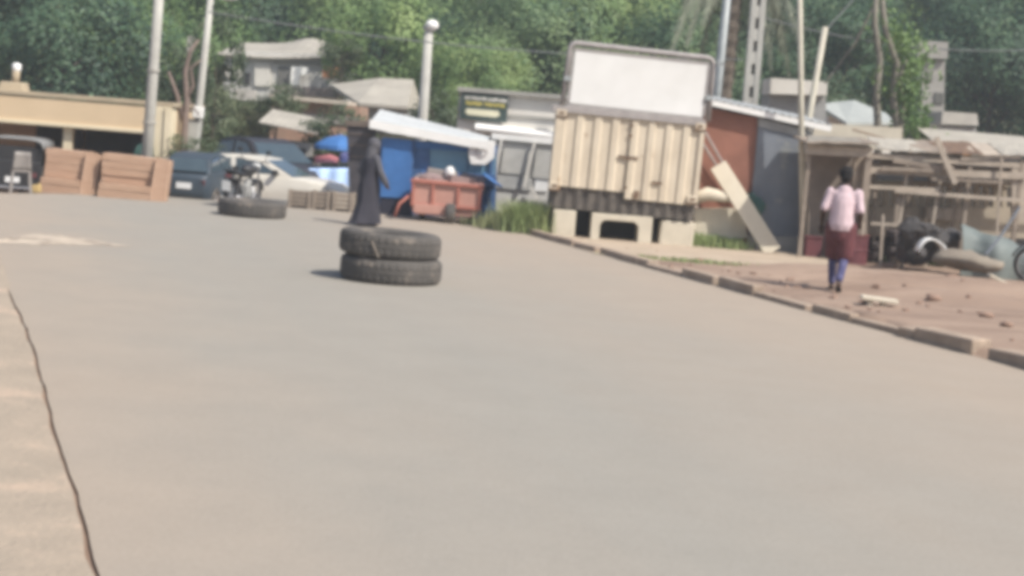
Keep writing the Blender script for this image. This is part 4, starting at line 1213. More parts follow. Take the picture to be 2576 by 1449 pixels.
link('cabin', ca, m_carwhite, car, bevel=0.03)
for s_ in (-1, 1):
    def yy(z): return s_ * (0.74 - 0.2 * (z - 0.86) / 0.6 + 0.008)
    for poly in ([(-1.46, .95), (-1.22, 1.19), (-0.62, 1.24), (-0.58, .95)], [(-0.46, .95), (-0.5, 1.24), (0.02, 1.21), (0.58, .95)]):
        w_ = MB(); w_.add([(x, yy(z), z) for x, z in poly], [tuple(range(4))])
        w_.add([(x, yy(z) - s_ * .03, z) for x, z in poly], [tuple(range(4))])
        link('window', w_, m_glass, car)
ws = MB().add([(0.20, -.54, 1.245), (0.20, .54, 1.245), (0.86, .68, .93), (0.86, -.68, .93)], [(0, 1, 2, 3)]).add([(0.17, -.54, 1.21), (0.17, .54, 1.21), (0.83, .68, .90), (0.83, -.68, .90)], [(3, 2, 1, 0)])
link('windscreen', ws, m_glass, car)
for x in (-1.15, 1.25):
    for s_ in (-1, 1):
        t_ = MB().lathe([(0.19, -.09), (0.27, -.1), (0.30, -.06), (0.30, .06), (0.27, .1), (0.19, .09)], 24, (x, s_ * .74, 0.30), closed=True, axis='Y')
        wl = link('wheel', t_, m_rubber, car, smooth=True)
        link('rim', MB().lathe([(0.0, s_ * .07), (0.06, s_ * .08), (0.18, s_ * .06), (0.195, s_ * .08)], 20, (x, s_ * .74, 0.30), axis='Y'), m_chrome, wl)
for s_ in (-1, 1):
    link('headlight', MB().ball((1.86, s_ * .5, 0.60), 0.12, 10, 8, (.6, 1.2, .7)), m_plate, car, smooth=True)
    link('mirror', MB().box((0.5, s_ * .82, 0.99), (0.1, 0.16, 0.12)), m_black, car, bevel=0.02)
    link('door_handle', MB().box((-0.35, s_ * .80, 0.80), (0.14, 0.03, 0.03)), m_black, car)
rw = MB().add([(-1.37, -.5, 1.19), (-1.37, .5, 1.19), (-1.66, .66, .93), (-1.66, -.66, .93)], [(3, 2, 1, 0)]).add([(-1.34, -.5, 1.17), (-1.34, .5, 1.17), (-1.63, .66, .91), (-1.63, -.66, .91)], [(0, 1, 2, 3)])
rw.v = [v + Vector((-.012, 0, .006)) for v in rw.v]
link('rear_window', rw, m_glass, car)
link('number_plate', MB().box((-1.765, 0, 0.62), (.02, .46, .13)), m_plate, car)
for s_ in (-1, 1): link('tail_light', MB().box((-1.72, s_ * .55, 0.70), (.06, .16, .14)), m_maroon, car, bevel=.015)
link('bumper', MB().box((1.93, 0, 0.40), (0.12, 1.2, 0.18)), m_grey, car, bevel=0.03)
link('sill_trim', MB().box((0.05, -.81, 0.36), (1.9, 0.03, 0.1)), m_grey, car)

car2 = dup(car, loc=(P(514, 450, 34.9).x, 34.9, -0.34), rz=R(86), label='dark blue hatchback car left of the white car, seen from the rear')
car2.scale = (.9, .70, .98)
m_carblue = M('car_blue', (0.042, 0.06, 0.08), (0.03, 0.045, 0.06), 1.4, 0.5, spec=.5)
m_carnavy = M('car_navy', (0.03, 0.031, 0.042), (0.022, 0.023, 0.03), 1.4, 0.6, spec=.5)
car3 = dup(car, loc=(P(676, 430, 39.5).x, 39.5, -0.5), rz=R(-52), label='tall dark navy car parked behind the roof of the white car')
car3.scale = (1.05, 1.05, 1.34)
for c_, mt in ((car2, m_carblue), (car3, m_carnavy)):
    for ch in [q for q in bpy.data.objects if q.parent == c_ and q.name.split('.')[0] in ('body', 'cabin')]:
        ch.data = ch.data.copy(); ch.data.materials[0] = mt
for c_ in (car, car2, car3): c_['group'] = 'cars parked beside the road'
# low grey roofed shed behind
YR = 41.0
sd = thing('low_shed', 'low shed with a pale sloping sheet roof above the dark clothes stall', 'shed', (P(715, 400, YR).x, YR, -0.5))
a, b2 = P(650, 306, YR), P(800, 336, YR)
link('roof', MB().sheet(lambda u, v: (a.x + (b2.x - a.x) * u, YR + 2.2 * v, a.z + (b2.z - a.z) * u + .35 * v + .004 * math.sin(u * 60)), 60, 3, 0.03), m_roof, sd)
link('wall', MB().box(((a.x + b2.x) / 2, YR + 1.2, 0.35), (b2.x - a.x - .3, 1.8, 1.7)), m_greyhouse, sd)
link('opening', MB().box(((a.x + b2.x) / 2 + .2, YR + .29, 0.6), (.5, .03, .9)), m_dark, sd)

# ------------------------------------------------------------------ crates, blue tables and parasol
YT = 33.4
gcr = 'weathered crates along the road edge'
for i, (px, w, h_, lb, mt) in enumerate(((752, 62, 0.34, 'weathered grey brown wooden crate nearest the white car', m_wood), (806, 48, 0.36, 'weathered brown crate in the middle of the roadside row', m_wood), (860, 56, 0.37, 'pale wooden crate beside the walking person in charcoal', m_woodlt))):
    q = G(px, 524 + (px - 752) * .08); w_ = w / S(q.y)
    t = thing('crate', lb, 'crate', (q.x, q.y, 0), group=gcr)
    sl = MB()
    for z in range(4):
        sl.box((q.x, q.y + .05, 0.04 + (z + .5) * h_ / 4), (w_ - .02, .03, h_ / 4 - .025))
        for s_ in (-1, 1): sl.box((q.x + s_ * (w_ / 2 - .015), q.y + .3, 0.04 + (z + .5) * h_ / 4), (.03, .46, h_ / 4 - .025))
    link('slats', sl, mt, t)
    for s_ in (-1, 1): link('corner_post', MB().box((q.x + s_ * (w_ / 2 - .05), q.y + .02, h_ / 2 + .02), (.07, .03, h_ + .04)), m_wood, t)
    link('filling', MB().box((q.x, q.y + .33, h_ / 2), (w_ - .1, .42, h_ * .9)), M('crate_inside', (0.15, 0.12, 0.1)), t)
YL = 38.2
tt = thing('market_table', 'market table under a pale blue plastic sheet beside the walking person', 'table', (P(840, 440, YL).x, YL, -0.5))
a, b2 = P(775, 425, YL), P(908, 425, YL)
def cl(u, v):
    x = a.x + (b2.x - a.x) * u
    if v < .5: return (x, YL + .9 - v * 1.6, a.z - (a.z - b2.z) * u + 0.0 + .02 * noise.noise((u * 6, v * 6, 0)))
    return (x, YL + .1 - (v - .5) * .25 + .03 * math.sin(u * 20), a.z - (a.z - b2.z) * u - (v - .5) * (.75 + .25 * u))
link('plastic_sheet', MB().sheet(cl, 30, 14, 0.006), m_bluelt, tt, smooth=True)
for x in (a.x + .06, b2.x - .06):
    for y in (YL + .2, YL + .8): link('leg', MB().box((x, y, (a.z - .5) / 2 - .05), (.05, .05, a.z + .45)), m_wood, tt)
mb = MB().tube([P(792, 402, YL + .4), P(830, 398, YL + .4), P(850, 404, YL + .4)], [.08, .10, .07], 10)
solo('red_bundle', mb, m_redcloth, 'red cloth bundle lying on the pale blue table', 'bundle', P(820, 415, YL + .4), smooth=True)
mb = MB()
for i in range(4):
    q = P(866 + i * 11, 396 - i * 4, YL + .45 + .1 * (i % 2)); mb.ball(q, .13, 9, 7, (1, .8, rnd(.7, 1.1)))
solo('cloth_pile', mb, M('navy_cloth', (.05, .055, .16), (.16, .17, .32), 7, .9), 'navy patterned cloth pile on the blue table beside the red bundle', 'cloth', P(880, 415, YL + .4), smooth=True)
YP = 39.8
q = P(858, 345, YP)
pr = thing('parasol', 'faded blue market parasol behind the pale blue table', 'parasol', (q.x, YP, -0.4))
cn = MB(); nseg = 16
cn.v.append(Vector((q.x, YP, q.z + .06)))
for rr_, zz in ((.38, -.04), (.64, -.22), (.66, -.32)):
    for j in range(nseg):
        aa = 2 * math.pi * j / nseg; k_ = 1 - .05 * (j % 2)
        cn.v.append(Vector((q.x + rr_ * k_ * math.cos(aa), YP + rr_ * k_ * math.sin(aa), q.z + zz)))
for j in range(nseg): cn.f.append((0, 1 + j, 1 + (j + 1) % nseg))
for i in range(2):
    for j in range(nseg):
        a_, b_ = 1 + i * nseg + j, 1 + i * nseg + (j + 1) % nseg
        cn.f.append((a_, a_ + nseg, b_ + nseg, b_))
link('canopy', cn, m_blue, pr)
link('pole', MB().tube([(q.x, YP, -0.4), (q.x, YP, q.z + .1)], .02, 8), m_galv, pr)

# ------------------------------------------------------------------ blue kiosk with white roof
YK = 33.2
kz = -0.06
x0, x1 = P(962, 450, YK).x, P(1244, 450, YK).x
kt2 = thing('market_kiosk', 'blue market kiosk with open front under a white sheet roof', 'kiosk', ((x0 + x1) / 2, YK, kz))
q0, q1 = P(930, 308, YK - .18), P(1226, 362, YK - .18)
def rf2(u, v):
    b_ = q0.lerp(q1, u)
    return (b_.x, b_.y + v * 2.2, b_.z + v * .30 * (1 - .55 * u) + .002 * math.sin(u * 110))
link('roof', MB().sheet(rf2, 120, 3, 0.02), m_sheet, kt2)
fb = MB()
n_ = 30
top_, bot_ = [], []
for i in range(n_ + 1):
    u = i / n_; b_ = q0.lerp(q1, u); top_.append(Vector((b_.x, b_.y - .03, b_.z + .06 - .02 * u)))
    bot_.append(Vector((b_.x, b_.y - .03, b_.z - .12 - .01 * math.sin(math.pi * u) + .02 * noise.noise((u * 8, 0, 0)))))
fb.v = top_ + bot_ + [p_ + Vector((0, .02, 0)) for p_ in top_ + bot_]
m1 = n_ + 1
for i in range(n_):
    fb.f += [(i, i + 1, m1 + i + 1, m1 + i), (2 * m1 + i + 1, 2 * m1 + i, 3 * m1 + i, 3 * m1 + i + 1), (i, 2 * m1 + i, 2 * m1 + i + 1, i + 1), (m1 + i, m1 + i + 1, 3 * m1 + i + 1, 3 * m1 + i)]
link('roof_valance', fb, m_white, kt2)
lp = MB(); pquad(lp, [(962, 345), (1036, 352), (1030, 500), (956, 496)], YK - .05, .06)
link('blue_door', lp, m_blue, kt2, bevel=0.01)
lp = MB(); pquad(lp, [(958, 496), (1036, 500), (1036, 545), (954, 543)], YK - .02, .08)
link('door_foot', lp, m_purple, kt2)
lp = MB(); pquad(lp, [(1036, 352), (1250, 368), (1246, 550), (1036, 540)], YK + .14, .06)
link('back_panel', lp, m_bluedk, kt2)
lp = MB(); pquad(lp, [(1036, 372), (1080, 376), (1080, 450), (1034, 446)], YK + .10, .04)
link('shelf_panel', lp, m_bluedk, kt2)
lp = MB(); pquad(lp, [(1082, 372), (1176, 380), (1174, 436), (1082, 432)], YK + .09, .05)
link('board', lp, m_teal, kt2)
lp = MB(); pquad(lp, [(1040, 352), (1250, 366), (1250, 386), (1038, 372)], YK + .06, .03)
link('inner_valance', lp, m_blue, kt2)
lp = MB(); pquad(lp, [(1060, 428), (1246, 440), (1246, 470), (1060, 456)], YK - .12, .3)
link('counter', lp, m_bluedk, kt2)
lp = MB(); pquad(lp, [(1180, 388), (1248, 394), (1244, 446), (1176, 442)], YK + .08, .04)
link('side_board', lp, m_teal, kt2)
for px in (962, 1040, 1240):
    a = P(px, 350 + (px - 962) * .05, YK + .02)
    link('post', MB().bar(a, (a.x + .02, a.y, kz - .05), .055), m_bluedk, kt2)
pp_ = P(1230, 455, YK - .1)
lp = MB().sheet(lambda u, v: (pp_.x - .12 + .4 * u, pp_.y - .1 + .2 * v, pp_.z + .12 - .25 * u + .05 * math.sin(v * 3)), 6, 4, .01)
link('blue_flap', lp, m_blue, kt2, smooth=True)
# white square sign with a grey ring
q = P(1211, 381, YK - .12)
es = thing('ring_sign', 'white square sign with a pale grey ring hanging at the blue kiosk', 'sign', (q.x, q.y, q.z - .3))
sg = MB().prism([(q.x - .27, q.z + .26), (q.x + .28, q.z + .24), (q.x + .27, q.z - .12), (q.x + .1, q.z - .27), (q.x - .2, q.z - .28), (q.x - .26, q.z - .1)], q.y, q.y + .03)
link('plate', sg, m_white, es, bevel=.01)
rg_ = MB().lathe([(.085, -.018), (.135, -.018), (.135, .0), (.085, .0)], 24, q, closed=True, axis='Y')
link('ring', rg_, M('ring_grey', (.5, .47, .46)), es)
# goods on the counter
gg = 'goods on the kiosk counter'
q = P(1112, 442, YK - .02)
solo('cardboard_box', MB().box(q, (.62, .3, .24), (0, R(4.5), 0)), M('pale_card', (.36, .31, .28), (.28, .24, .22), 3, .9), 'grey brown carton on the blue kiosk counter above the red cart', 'box', q - Vector((0, 0, .12)), gg, bevel=.015)
q = P(1131, 434, YK - .2)
solo('white_bag', MB().ball(q, .12, 10, 8, (.9, .7, 1.1)), m_plate, 'small white bag in front of the carton on the kiosk counter', 'bag', q - Vector((0, 0, .12)), gg, smooth=True)
q = P(1190, 448, YK - .05)
solo('dark_case', MB().box(q, (.5, .3, .16), (0, R(6), 0)), m_purple, 'dark flat case on the right end of the kiosk counter', 'case', q - Vector((0, 0, .08)), gg, bevel=.02)
q = P(1060, 455, YK - .3)
mb = MB().ball(q, .17, 10, 8, (1.1, .8, .9)).ball(q + Vector((.12, -.05, -.1)), .14, 10, 8)
solo('grey_sack', mb, M('grey_sack', (.26, .24, .26), (.2, .18, .2), 5, .9), 'grey sack heaped between the blue door and the red cart', 'sack', q - Vector((0, 0, .2)), gg, smooth=True)
# dark cabinet left of the blue door
cb = thing('dark_cabinet', 'dark brown metal cabinet behind the head of the person in charcoal', 'cabinet', (P(902, 420, YK + .1).x, YK + .1, -.05))
lp = MB(); pquad(lp, [(872, 306), (938, 310), (962, 540), (880, 535)], YK + .15, .5)
link('carcass', lp, M('dark_cabinet', (.075, .068, .075), (.05, .046, .052), 5, .8), cb)
lp = MB(); pquad(lp, [(868, 302), (936, 306), (936, 320), (868, 316)], YK + .1, .6)
link('top_board', lp, M('brown_edge', (.15, .12, .10)), cb)
for i in range(3):
    lp = MB(); pquad(lp, [(878, 335 + i * 28), (934, 338 + i * 28), (934, 341 + i * 28), (878, 338 + i * 28)], YK + .13, .03)
    link('shelf_edge', lp, M('brown_edge', (.15, .12, .10)), cb)

# ------------------------------------------------------------------ red cargo cart
b = G(1110, 560)
rc = thing('cargo_cart', 'faded red metal cargo cart with dark wheel by the blue kiosk', 'cart', (b.x, b.y, 0))
YC_ = b.y
x0, x1 = P(1034, 500, YC_).x, P(1212, 500, YC_).x
zb0, zt0 = 0.13, P(1120, 458, YC_).z
bx = MB()
bx.prism([(x0 + .02, zb0 + .1), (x0 + .1, zb0), (x1 - .1, zb0 + .02), (x1, zt0 - .05), (x1 - .02, zt0), (x0, zt0 + .02)], YC_ + .02, YC_ + .9)
link('box', bx, m_red, rc, bevel=.02)
rb_ = MB()
for u in (0.02, .3, .66, .97):
    rb_.box((x0 + (x1 - x0) * u, YC_ - .005, (zb0 + zt0) / 2 + .08), (.06, .05, zt0 - zb0 - .16))
rb_.box(((x0 + x1) / 2, YC_ - .012, zt0 - .03), (x1 - x0 + .06, .06, .07), (0, R(1), 0))
rb_.box(((x0 + x1) / 2, YC_ - .012, zb0 + .2), (x1 - x0, .055, .06))
link('ribs', rb_, M('red_rib', (.40, .15, .11), (.33, .12, .09), 4, .7), rc, bevel=.01)
pn = MB()
pn.box((x0 + .42, YC_ - .02, zb0 + .12), (.72, .05, .2))
link('tail_panel', pn, m_red, rc, bevel=.02)
def cartwheel(x, y, r_, w, nm='wheel'):
    t_ = MB().lathe([(r_ - .1, -w / 2), (r_ - .02, -w / 2), (r_, -w / 4), (r_, w / 4), (r_ - .02, w / 2), (r_ - .1, w / 2)], 22, (x, y, r_), closed=True, axis='X')
    wl = link(nm, t_, m_rubber, rc, smooth=True)
    link('hub', MB().lathe([(0, -w * .3), (r_ - .1, -w * .3), (r_ - .1, w * .3), (0, w * .3)], 18, (x, y, r_), axis='X'), m_rust, wl)
cartwheel(P(1134, 530, YC_).x, YC_ - .03, .2, .2)
cartwheel(x0 + .22, YC_ + .5, .22, .12); cartwheel(x1 - .2, YC_ + .5, .22, .12)
ax_ = MB().tube([(x0 + .1, YC_ + .5, .22), (x1 - .1, YC_ + .5, .22)], .03, 8)
link('axle', ax_, m_black, rc)
hd = MB()
hd.tube([(x0 + .02, YC_ + .1, .55), (x0 - .22, YC_ - .1, .32), (x0 - .30, YC_ - .12, .05)], .03, 8)
link('handle_bar', hd, M('red_rib', (.4, .15, .11)), rc, smooth=True)
ld_ = MB().ball((x0 + .35, YC_ + .4, zt0 + .03), .2, 10, 7, (1.3, 1, .6)).box((x1 - .45, YC_ + .4, zt0 + .04), (.5, .5, .16), (0, .1, .2))
solo('cart_load', ld_, M('cart_load', (.30, .22, .2), (.2, .14, .14), 5, .9), 'brown sacks piled in the red cargo cart', 'sacks', ((x0 + x1) / 2, YC_ + .4, zt0))

# ------------------------------------------------------------------ grey kiosk and white building behind
YG = 33.9
gk = thing('grey_kiosk', 'grey metal kiosk with a dark window beside the cream container', 'kiosk', (P(1320, 450, YG).x, YG, 0))
lp = MB(); pquad(lp, [(1248, 352), (1404, 366), (1396, 545), (1240, 535)], YG + .1, .8)
link('body', lp, M('kiosk_grey', (.56, .55, .52), (.45, .445, .42), 2, .7), gk)
lp = MB(); pquad(lp, [(1236, 336), (1412, 352), (1412, 366), (1236, 350)], YG + .0, 1.0)
link('roof', lp, m_white, gk, bevel=.01)
for pts, mt, nm in (([(1268, 372), (1332, 378), (1322, 440), (1258, 434)], M('pale_shutter', (.48, .47, .44)), 'shutter'), ([(1292, 384), (1318, 387), (1314, 420), (1286, 418)], m_dark, 'window'), ([(1350, 376), (1392, 380), (1388, 452), (1340, 446)], M('pale_shutter', (.48, .47, .44)), 'window_board'), ([(1352, 400), (1384, 403), (1378, 442), (1346, 440)], m_dark, 'window'), ([(1348, 448), (1380, 450), (1376, 482), (1344, 480)], m_plate, 'white_panel'), ([(1252, 440), (1340, 448), (1336, 480), (1248, 472)], M('pale_grey', (.42, .42, .41)), 'counter_panel')):
    d_ = {'shutter': .06, 'window': .05, 'window_board': .07, 'white_panel': .04, 'counter_panel': .05}[nm]
    lp = MB(); pquad(lp, pts, YG + .1 - d_, d_)
    link(nm, lp, mt, gk)
for a, b_ in (((1345, 358), (1318, 470)), ((1262, 350), (1240, 480)), ((1336, 470), (1352, 500))):
    link('brace', MB().bar(P(*a, YG - .05), P(*b_, YG - .05), .06), m_whitewall, gk)
YW = 39.0
wb = thing('white_building', 'low white building behind the kiosks carrying a dark green sign', 'building', (P(1280, 330, YW).x, YW, -.4))
x0, x1 = P(1152, 280, YW).x, P(1560, 300, YW).x
ztw = P(1280, 232, YW).z
link('wall', MB().box(((x0 + x1) / 2, YW + 1.5, (ztw - .4) / 2), (x1 - x0, 3, ztw + .4)), m_whitewall, wb)
link('roof_band', MB().box(((x0 + x1) / 2, YW + 1.42, ztw - .02), (x1 - x0 + .1, 3.2, .1)), m_greyhouse, wb, bevel=.01)
link('string_course', MB().box(((x0 + x1) / 2, YW - .03, P(1280, 290, YW).z), (x1 - x0, .08, .05)), m_greyhouse, wb)
link('awning', MB().box((P(1330, 332, YW).x, YW - .4, P(1330, 332, YW).z), (2.6, .8, .06), (R(8), R(2), 0)), m_white, wb)
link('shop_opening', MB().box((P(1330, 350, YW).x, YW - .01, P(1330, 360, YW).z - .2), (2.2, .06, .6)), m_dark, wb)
YN = YW - .1
q = P(1218, 270, YN)
sb = thing('shop_sign', 'dark green shop sign with yellow and cream lettering on the white building', 'sign', (q.x, YN, q.z - .3))
sw, shh = 118 / S(YN), 66 / S(YN)
link('panel', MB().box(q, (sw, .06, shh), (0, R(.5), 0)), m_sign, sb, bevel=.01)
def strokes(zc, h_, x0_, x1_, mt, nm, den=1.0):
    mb = MB(); x = x0_
    while x < x1_:
        w_ = rnd(.03, .07)
        mb.box((q.x + x + w_ / 2, YN - .036, q.z + zc + rnd(-.01, .01)), (w_, .012, h_ * rnd(.75, 1)))
        x += w_ + rnd(.012, .03) / den
    link(nm, mb, mt, sb)
strokes(.2, .08, -.48, .5, m_whitewall, 'lettering')
strokes(.075, .10, -.45, -.05, m_signyel, 'lettering', 2); strokes(.075, .10, .0, .45, m_signyel, 'lettering', 2)
link('cream_band', MB().prism([(q.x - .42, q.z - .06), (q.x + .35, q.z - .06), (q.x + .40, q.z - .17), (q.x + .3, q.z - .22), (q.x - .38, q.z - .21), (q.x - .45, q.z - .15)], YN - .045, YN - .02), m_signcream, sb)

# ------------------------------------------------------------------ wooden stall row on the right
YA = 29.9
ws_ = thing('timber_shelter', 'shelter of weathered boards with a dark brown doorway behind the walking person', 'shelter', (P(2105, 520, YA).x, YA, 0))
lp = MB(); pquad(lp, [(2034, 384), (2184, 396), (2176, 668), (2030, 655)], YA + .9, .06)
link('back_wall', lp, M('shelter_inside', (.23, .19, .155), (.16, .13, .11), 1.6, .95, c3=(.3, .25, .2), s3=1.3), ws_)
lp = MB(); pquad(lp, [(2030, 362), (2196, 372), (2192, 396), (2028, 388)], YA - .06, .14)
link('beam', lp, m_woodlt, ws_)
lp = MB(); pquad(lp, [(2034, 340), (2150, 346), (2196, 372), (2030, 364)], YA + .02, .1)
link('gable_board', lp, m_concrete, ws_)
for px in (2036, 2186):
    a = P(px, 380, YA + .05); link('post', MB().bar(a, (a.x, a.y, -.1), .12 if px > 2100 else .07), m_wood, ws_)
lp = MB(); pquad(lp, [(2150, 392), (2186, 395), (2180, 620), (2140, 600)], YA + .4, .1)
link('side_board', lp, m_wood, ws_)
rf_ = MB().sheet(lambda u, v: (P(2024 + 180 * u, 352, YA).x, YA - .25 + v * 1.6, P(2024 + 180 * u, 356 + 4 * u, YA).z + .1 * v + .02 * noise.noise((u * 6, v * 4, 9))), 16, 4, .03)
link('roof_boards', rf_, m_wood, ws_)
# maroon drums / crates at its foot
q = G(2142, 662)
dr = thing('metal_drum', 'maroon metal drum standing in the shelter doorway', 'drum', (q.x, YA + .1, 0))
link('body', MB().lathe([(0, 0), (.29, 0), (.30, .02), (.29, .04), (.29, .26), (.305, .28), (.29, .30), (.29, .52), (.30, .54), (.28, .56), (0, .55)], 24, (P(2142, 640, YA + .1).x, YA + .1, -.05)), m_maroon, dr, smooth=False)
link('rim', MB().lathe([(.28, .555), (.302, .56), (.302, .575), (.28, .575)], 24, (P(2142, 640, YA + .1).x, YA + .1, -.05), closed=True), M('maroon_light', (.25, .09, .08)), dr)
q = P(2055, 630, YA - .02)
solo('dark_crate', MB().box((q.x, q.y + .5, .16), (.30, .3, .44)).box((q.x, q.y + .5, .385), (.34, .34, .03)), m_maroon, 'dark maroon crate by the foot of the slim steel pole', 'crate', (q.x, q.y, 0), bevel=.012)
# long open timber frame with rails
YF = 30.2
tf = thing('timber_stall', 'long open timber stall frame of rails and posts at the right', 'stall frame', (P(2380, 560, YF).x, YF, 0))
def rail(a, b_, w, Y, mt, nm='rail', d=.06, dy=0.0):
    link(nm, MB().bar(P(*a, Y), P(*b_, Y + dy), w, d, up=(0, 1, 0)), mt, tf)
rail((2186, 391), (2590, 418), .10, YF, m_woodlt)
rail((2190, 412), (2590, 430), .07, YF + .3, m_wood)
rail((2250, 372), (2430, 382), .07, YF + .5, m_woodlt)
rail((2188, 428), (2580, 443), .13, YF - .05, m_woodlt)
rail((2186, 470), (2360, 478), .07, YF - .1, m_woodlt)
rail((2250, 480), (2578, 505), .07, YF - .12, m_woodlt)
rail((2190, 562), (2330, 570), .05, YF - .1, m_woodlt)
rail((2355, 345), (2403, 462), .10, YF - .25, m_woodlt, 'slanted_post')
for px, yt in ((2188, 390), (2262, 470), (2440, 420), (2572, 400)):
    a = P(px, yt, YF); link('post', MB().bar(a, (a.x, a.y + .02, -.1), .075), m_wood, tf)
for px, yt in ((2172, 560), (2222, 540), (2275, 560)):
    a = P(px, yt, YF - .4); link('stake', MB().bar(a, (a.x + .04, a.y, -.1), .045), m_woodlt, tf)
random.seed(41)
for i in range(16):
    xa_ = rnd(2180, 2480); ya_ = rnd(372, 460); L_ = rnd(90, 230); dy_ = L_ * .075 + rnd(-16, 20)
    rail((xa_, ya_), (xa_ + L_, ya_ + dy_), rnd(.04, .09), YF + rnd(-.2, .6), random.choice([m_wood, m_woodlt, m_wood, m_concrete]), 'loose_plank')
for i in range(9):
    xa_ = rnd(2180, 2570); ya_ = rnd(350, 440); a = P(xa_, ya_, YF + rnd(-.3, .6)); link('prop', MB().bar(a, (a.x + rnd(-.25, .3), a.y + rnd(-.1, .2), -.1), rnd(.035, .06)), random.choice([m_wood, m_woodlt]), tf)
for i in range(5):
    xa_ = 2200 + i * 78; w_ = rnd(90, 140); yb_ = 372 + i * 5 + rnd(-8, 8)
    q0_ = P(xa_, yb_, YF + .2); q1_ = P(xa_ + w_, yb_ + 8 + rnd(-6, 8), YF + .2)
    link('roof_piece', MB().sheet(lambda u, v: (q0_.x + (q1_.x - q0_.x) * u, YF - .1 + 1.1 * v, q0_.z + (q1_.z - q0_.z) * u + .22 * v + .03 * noise.noise((u * 4, v * 3, i))), 8, 4, .02), [m_roof, m_wood, m_rust, m_woodlt, m_roof][i], tf)
bs_ = MB(); pquad(bs_, [(2546, 410), (2600, 416), (2600, 560), (2546, 550)], YF - .02, .1)
link('end_board', bs_, m_woodlt, tf)
# lattice wall behind the frame
YB = 31.0
m_lattice = M('lattice_render', (.42, .365, .285), (.32, .275, .215), 2.2, .95, .2, 18, c3=(.25, .2, .155), s3=1.8, t3=.56)
lw = thing('lattice_wall', 'cream wall with a pierced baluster band under the timber rails', 'wall', (P(2400, 540, YB).x, YB, 0))
lp = MB(); pquad(lp, [(2186, 520), (2590, 522), (2590, 600), (2186, 595)], YB, .15)
link('lower_wall', lp, m_lattice, lw)
bb = MB(); pquad(bb, [(2186, 455), (2590, 458), (2590, 470), (2186, 468)], YB - .02, .2)
link('top_rail', bb, m_lattice, lw)
ba = MB(); px = 2200
while px < 2580:
    pquad(ba, [(px, 468), (px + 11, 468), (px + 11, 521), (px, 521)], YB + .02, .1); px += 23
ba.raw = False
link('balusters', ba, m_lattice, lw)
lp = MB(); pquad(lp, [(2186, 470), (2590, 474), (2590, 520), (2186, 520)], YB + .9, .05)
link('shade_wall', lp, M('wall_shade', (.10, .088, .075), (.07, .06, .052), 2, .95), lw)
lp = MB(); pquad(lp, [(2186, 590), (2590, 600), (2590, 665), (2186, 660)], YB + .3, .1)
link('base', lp, m_dark, lw)
lp = MB(); pquad(lp, [(2330, 520), (2420, 526), (2418, 556), (2328, 552)], YB - .2, .15)
link('ledge', lp, m_woodlt, lw, bevel=.01)
# dark sheet put in for the shade in the stall mouth above the rail
lp = MB(); pquad(lp, [(2200, 385), (2590, 400), (2590, 460), (2200, 452)], YB + 1.1, .05)
solo('stall_shade', lp, m_dark, 'dark sheet giving the stall its inner shade, seen between the timber rails', 'board', P(2390, 430, YB + 1.1))
lp = MB(); pquad(lp, [(2278, 448), (2352, 452), (2352, 466), (2278, 462)], YB + .4, .2)
solo('grey_box', lp, m_galv, 'small grey box on the shelf between the stall rails', 'box', P(2315, 466, YB + .4), bevel=.01)
# sheet roofs above
YH = 33.5
sr = thing('sheet_roof_shed', 'shed with a pale corrugated sheet roof above the timber stall', 'shed', (P(2480, 380, YH).x, YH, 0))
a, b_ = P(2370, 372, YH), P(2660, 398, YH)
link('roof', MB().sheet(lambda u, v: (a.x + (b_.x - a.x) * u, YH + 2.4 * v, a.z + (b_.z - a.z) * u + .44 * v + .002 * math.sin(u * 110)), 150, 4, .02), m_roof, sr)
link('wall', MB().box(((a.x + b_.x) / 2, YH + 1.5, .75), (b_.x - a.x - .2, 1.8, 1.5)), m_greyhouse, sr)
oc = MB().sheet(lambda u, v: (P(2338 + 112 * u, 360, YH - .4).x, YH - .4 + .8 * v, P(2338 + 112 * u, 352 + 22 * u, YH - .4).z - .05 - .22 * math.sin(u * math.pi * .9) * (1 - v) + .06 * noise.noise((u * 5, v * 3, 4))), 16, 6, .012)
solo('orange_cloth', oc, m_orange, 'orange cloth spread over the timber rails below the sheet roof', 'cloth', P(2400, 372, YH - .4), smooth=True)
pl = MB()
pl.bar(P(2146, 326, 32.6), P(2290, 368, 32.2), .22, .04, up=(0, 0, 1))
solo('plank', pl, M('orange_plank', (.46, .33, .23), (.38, .27, .19), 3, .9), 'slanting orange brown plank on top of the board shelter', 'plank', P(2290, 368, 32.2))
pl = MB().bar(P(2200, 352, 32.8), P(2420, 392, 32.0), .12, .05)
solo('plank', pl, m_woodlt, 'long pale plank lying across the timber frame below the orange cloth', 'plank', P(2420, 392, 32))
pw = MB(); pquad(pw, [(2050, 310), (2270, 322), (2268, 380), (2040, 366)], 34.0, .2)
solo('patched_wall', pw, m_creamwall, 'patched pale wall piece between the white roof end and small hip roof', 'wall', P(2150, 380, 34))
